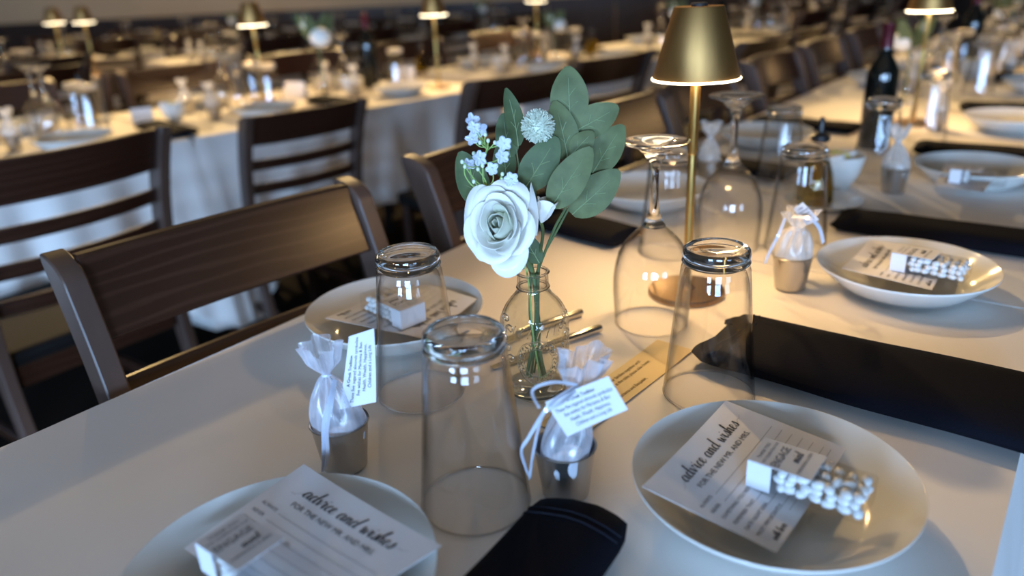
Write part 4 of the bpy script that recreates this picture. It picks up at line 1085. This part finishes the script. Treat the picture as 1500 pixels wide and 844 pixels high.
p = at(430, 145); menu(w2(p.x, p.y), -.3, 'folded card left of the blurred white flowers', sc=1.3)
p = at(590, 122); menu(w2(p.x, p.y), -.3, 'folded card at the right end of the middle table', sc=1.4)
# favour cups on the main table, farther back
for (x, y, lb) in ((1307, 282, 'before the dark wine bottle, in shade'), (1369, 190, 'right of the second lamp'), (1037, 268, 'behind the lamp pole, in shade')):
    p = at(x, y); cup(w2(p.x, p.y), 0, 'small steel cup ' + lb); farbag(w2(p.x, p.y), r.uniform(0, 6), 'white favour bag in the steel cup ' + lb)

dress(t2a, -3.0, -1.30, 't2a', 3)
dress(t2b, -1.25, -.05, 't2b', 2)
dress(t3, -2.2, -.1, 't3', 4, None, ((-1.0, .4),), (), (), ())
dress(t4, -1.9, -.85, 't4', 2, None, ((-1.3, .4),), (), ((-1.7, .42),), ((-1.0, .4),))
dress(t4b, -.75, .25, 't4b', 1, None, ((-.25, .42),), ((.1, .5),))
dress(t5, -1.8, 1.1, 't5', 6, None, ((-.9, .42), (.8, .4)), ((.35, .4),))
dress(t6, -2.05, .7, 't6', 6, (-.9, .42), ((-1.7, .42), (.2, .4)), ((-.3, .4),))
dress(t7, -1.5, .4, 't7', 4, None, ((.1, .42),), ())
# more settings down the long row at the right
mrow = ((E0, TA), ''); WHERE['mr'] = 'long right row'
dress(mrow, 1.9, 4.2, 'mr', 5, None, ((1.75, .33), (3.2, .42)), (), ((2.4, .42),), ())
# background chairs
def cvec(deg): return Vector((math.cos(math.radians(deg)), math.sin(math.radians(deg)), 0))
def chair_top(px, py, back_deg, label, group=None, z=.895, sc=1):
    """chair whose middle of the top rail shows at the pixel"""
    p = at(px, py, z * sc - T); b = cvec(back_deg); p = p - b * .125 * sc
    o = chair_at(p, b, label, group); o.scale = (sc, sc, sc); return o
chair_top(108, 212, -36, 'dark ladder-back chair at the far left edge, before the left middle table')
chair_top(455, 157, -46, 'dark ladder-back chair in the second row, left of the flowers', None, .895, .94)
chair_top(775, 107, -50, 'dark blurred chair behind the tall leaf')
chair_top(908, 80, -48, 'dark blurred chair just left of the lamp shade')
chair_top(235, 98, -50, 'dark blurred chair between the far left tables')
chair_top(1135, 55, -48, 'dark blurred chair just right of the lamp shade')
chair_top(1190, 40, -48, 'dark blurred chair right of the lamp shade, farther back')
chair_top(60, 100, -30, 'dark blurred chair at the left before the far left table')
for k, (tb, key, n, a0, a1) in enumerate(((t3, 't3', 3, -2.2, -.1), (t5, 't5', 4, -1.8, 1.1), (t6, 't6', 4, -2.3, .7), (t7, 't7', 3, -1.5, .4), (t2b, 't2b', 2, -1.25, -.05), (t2a, 't2a', 2, -2.6, -1.3), (t4, 't4', 2, -2.2, -.9))):
    fr = tb[0]
    for i in range(n):
        a = a0 + (i + .5) * (a1 - a0) / n; p = L2(fr, a, -.02); b = Matrix.Rotation(fr[1], 3, 'Z') @ Vector((0, 1, 0))
        chair_at(p, b, 'dark chair on the far side of the %s, %s' % (WHERE[key], ORD[i]), 'chairs on the far side of the ' + WHERE[key])
        if key in ('t3', 't5', 't6', 't7'):
            p = L2(fr, a + .08, .86); chair_at(p, -b, 'dark chair on the near side of the %s, %s' % (WHERE[key], ORD[i]), 'chairs on the near side of the ' + WHERE[key])
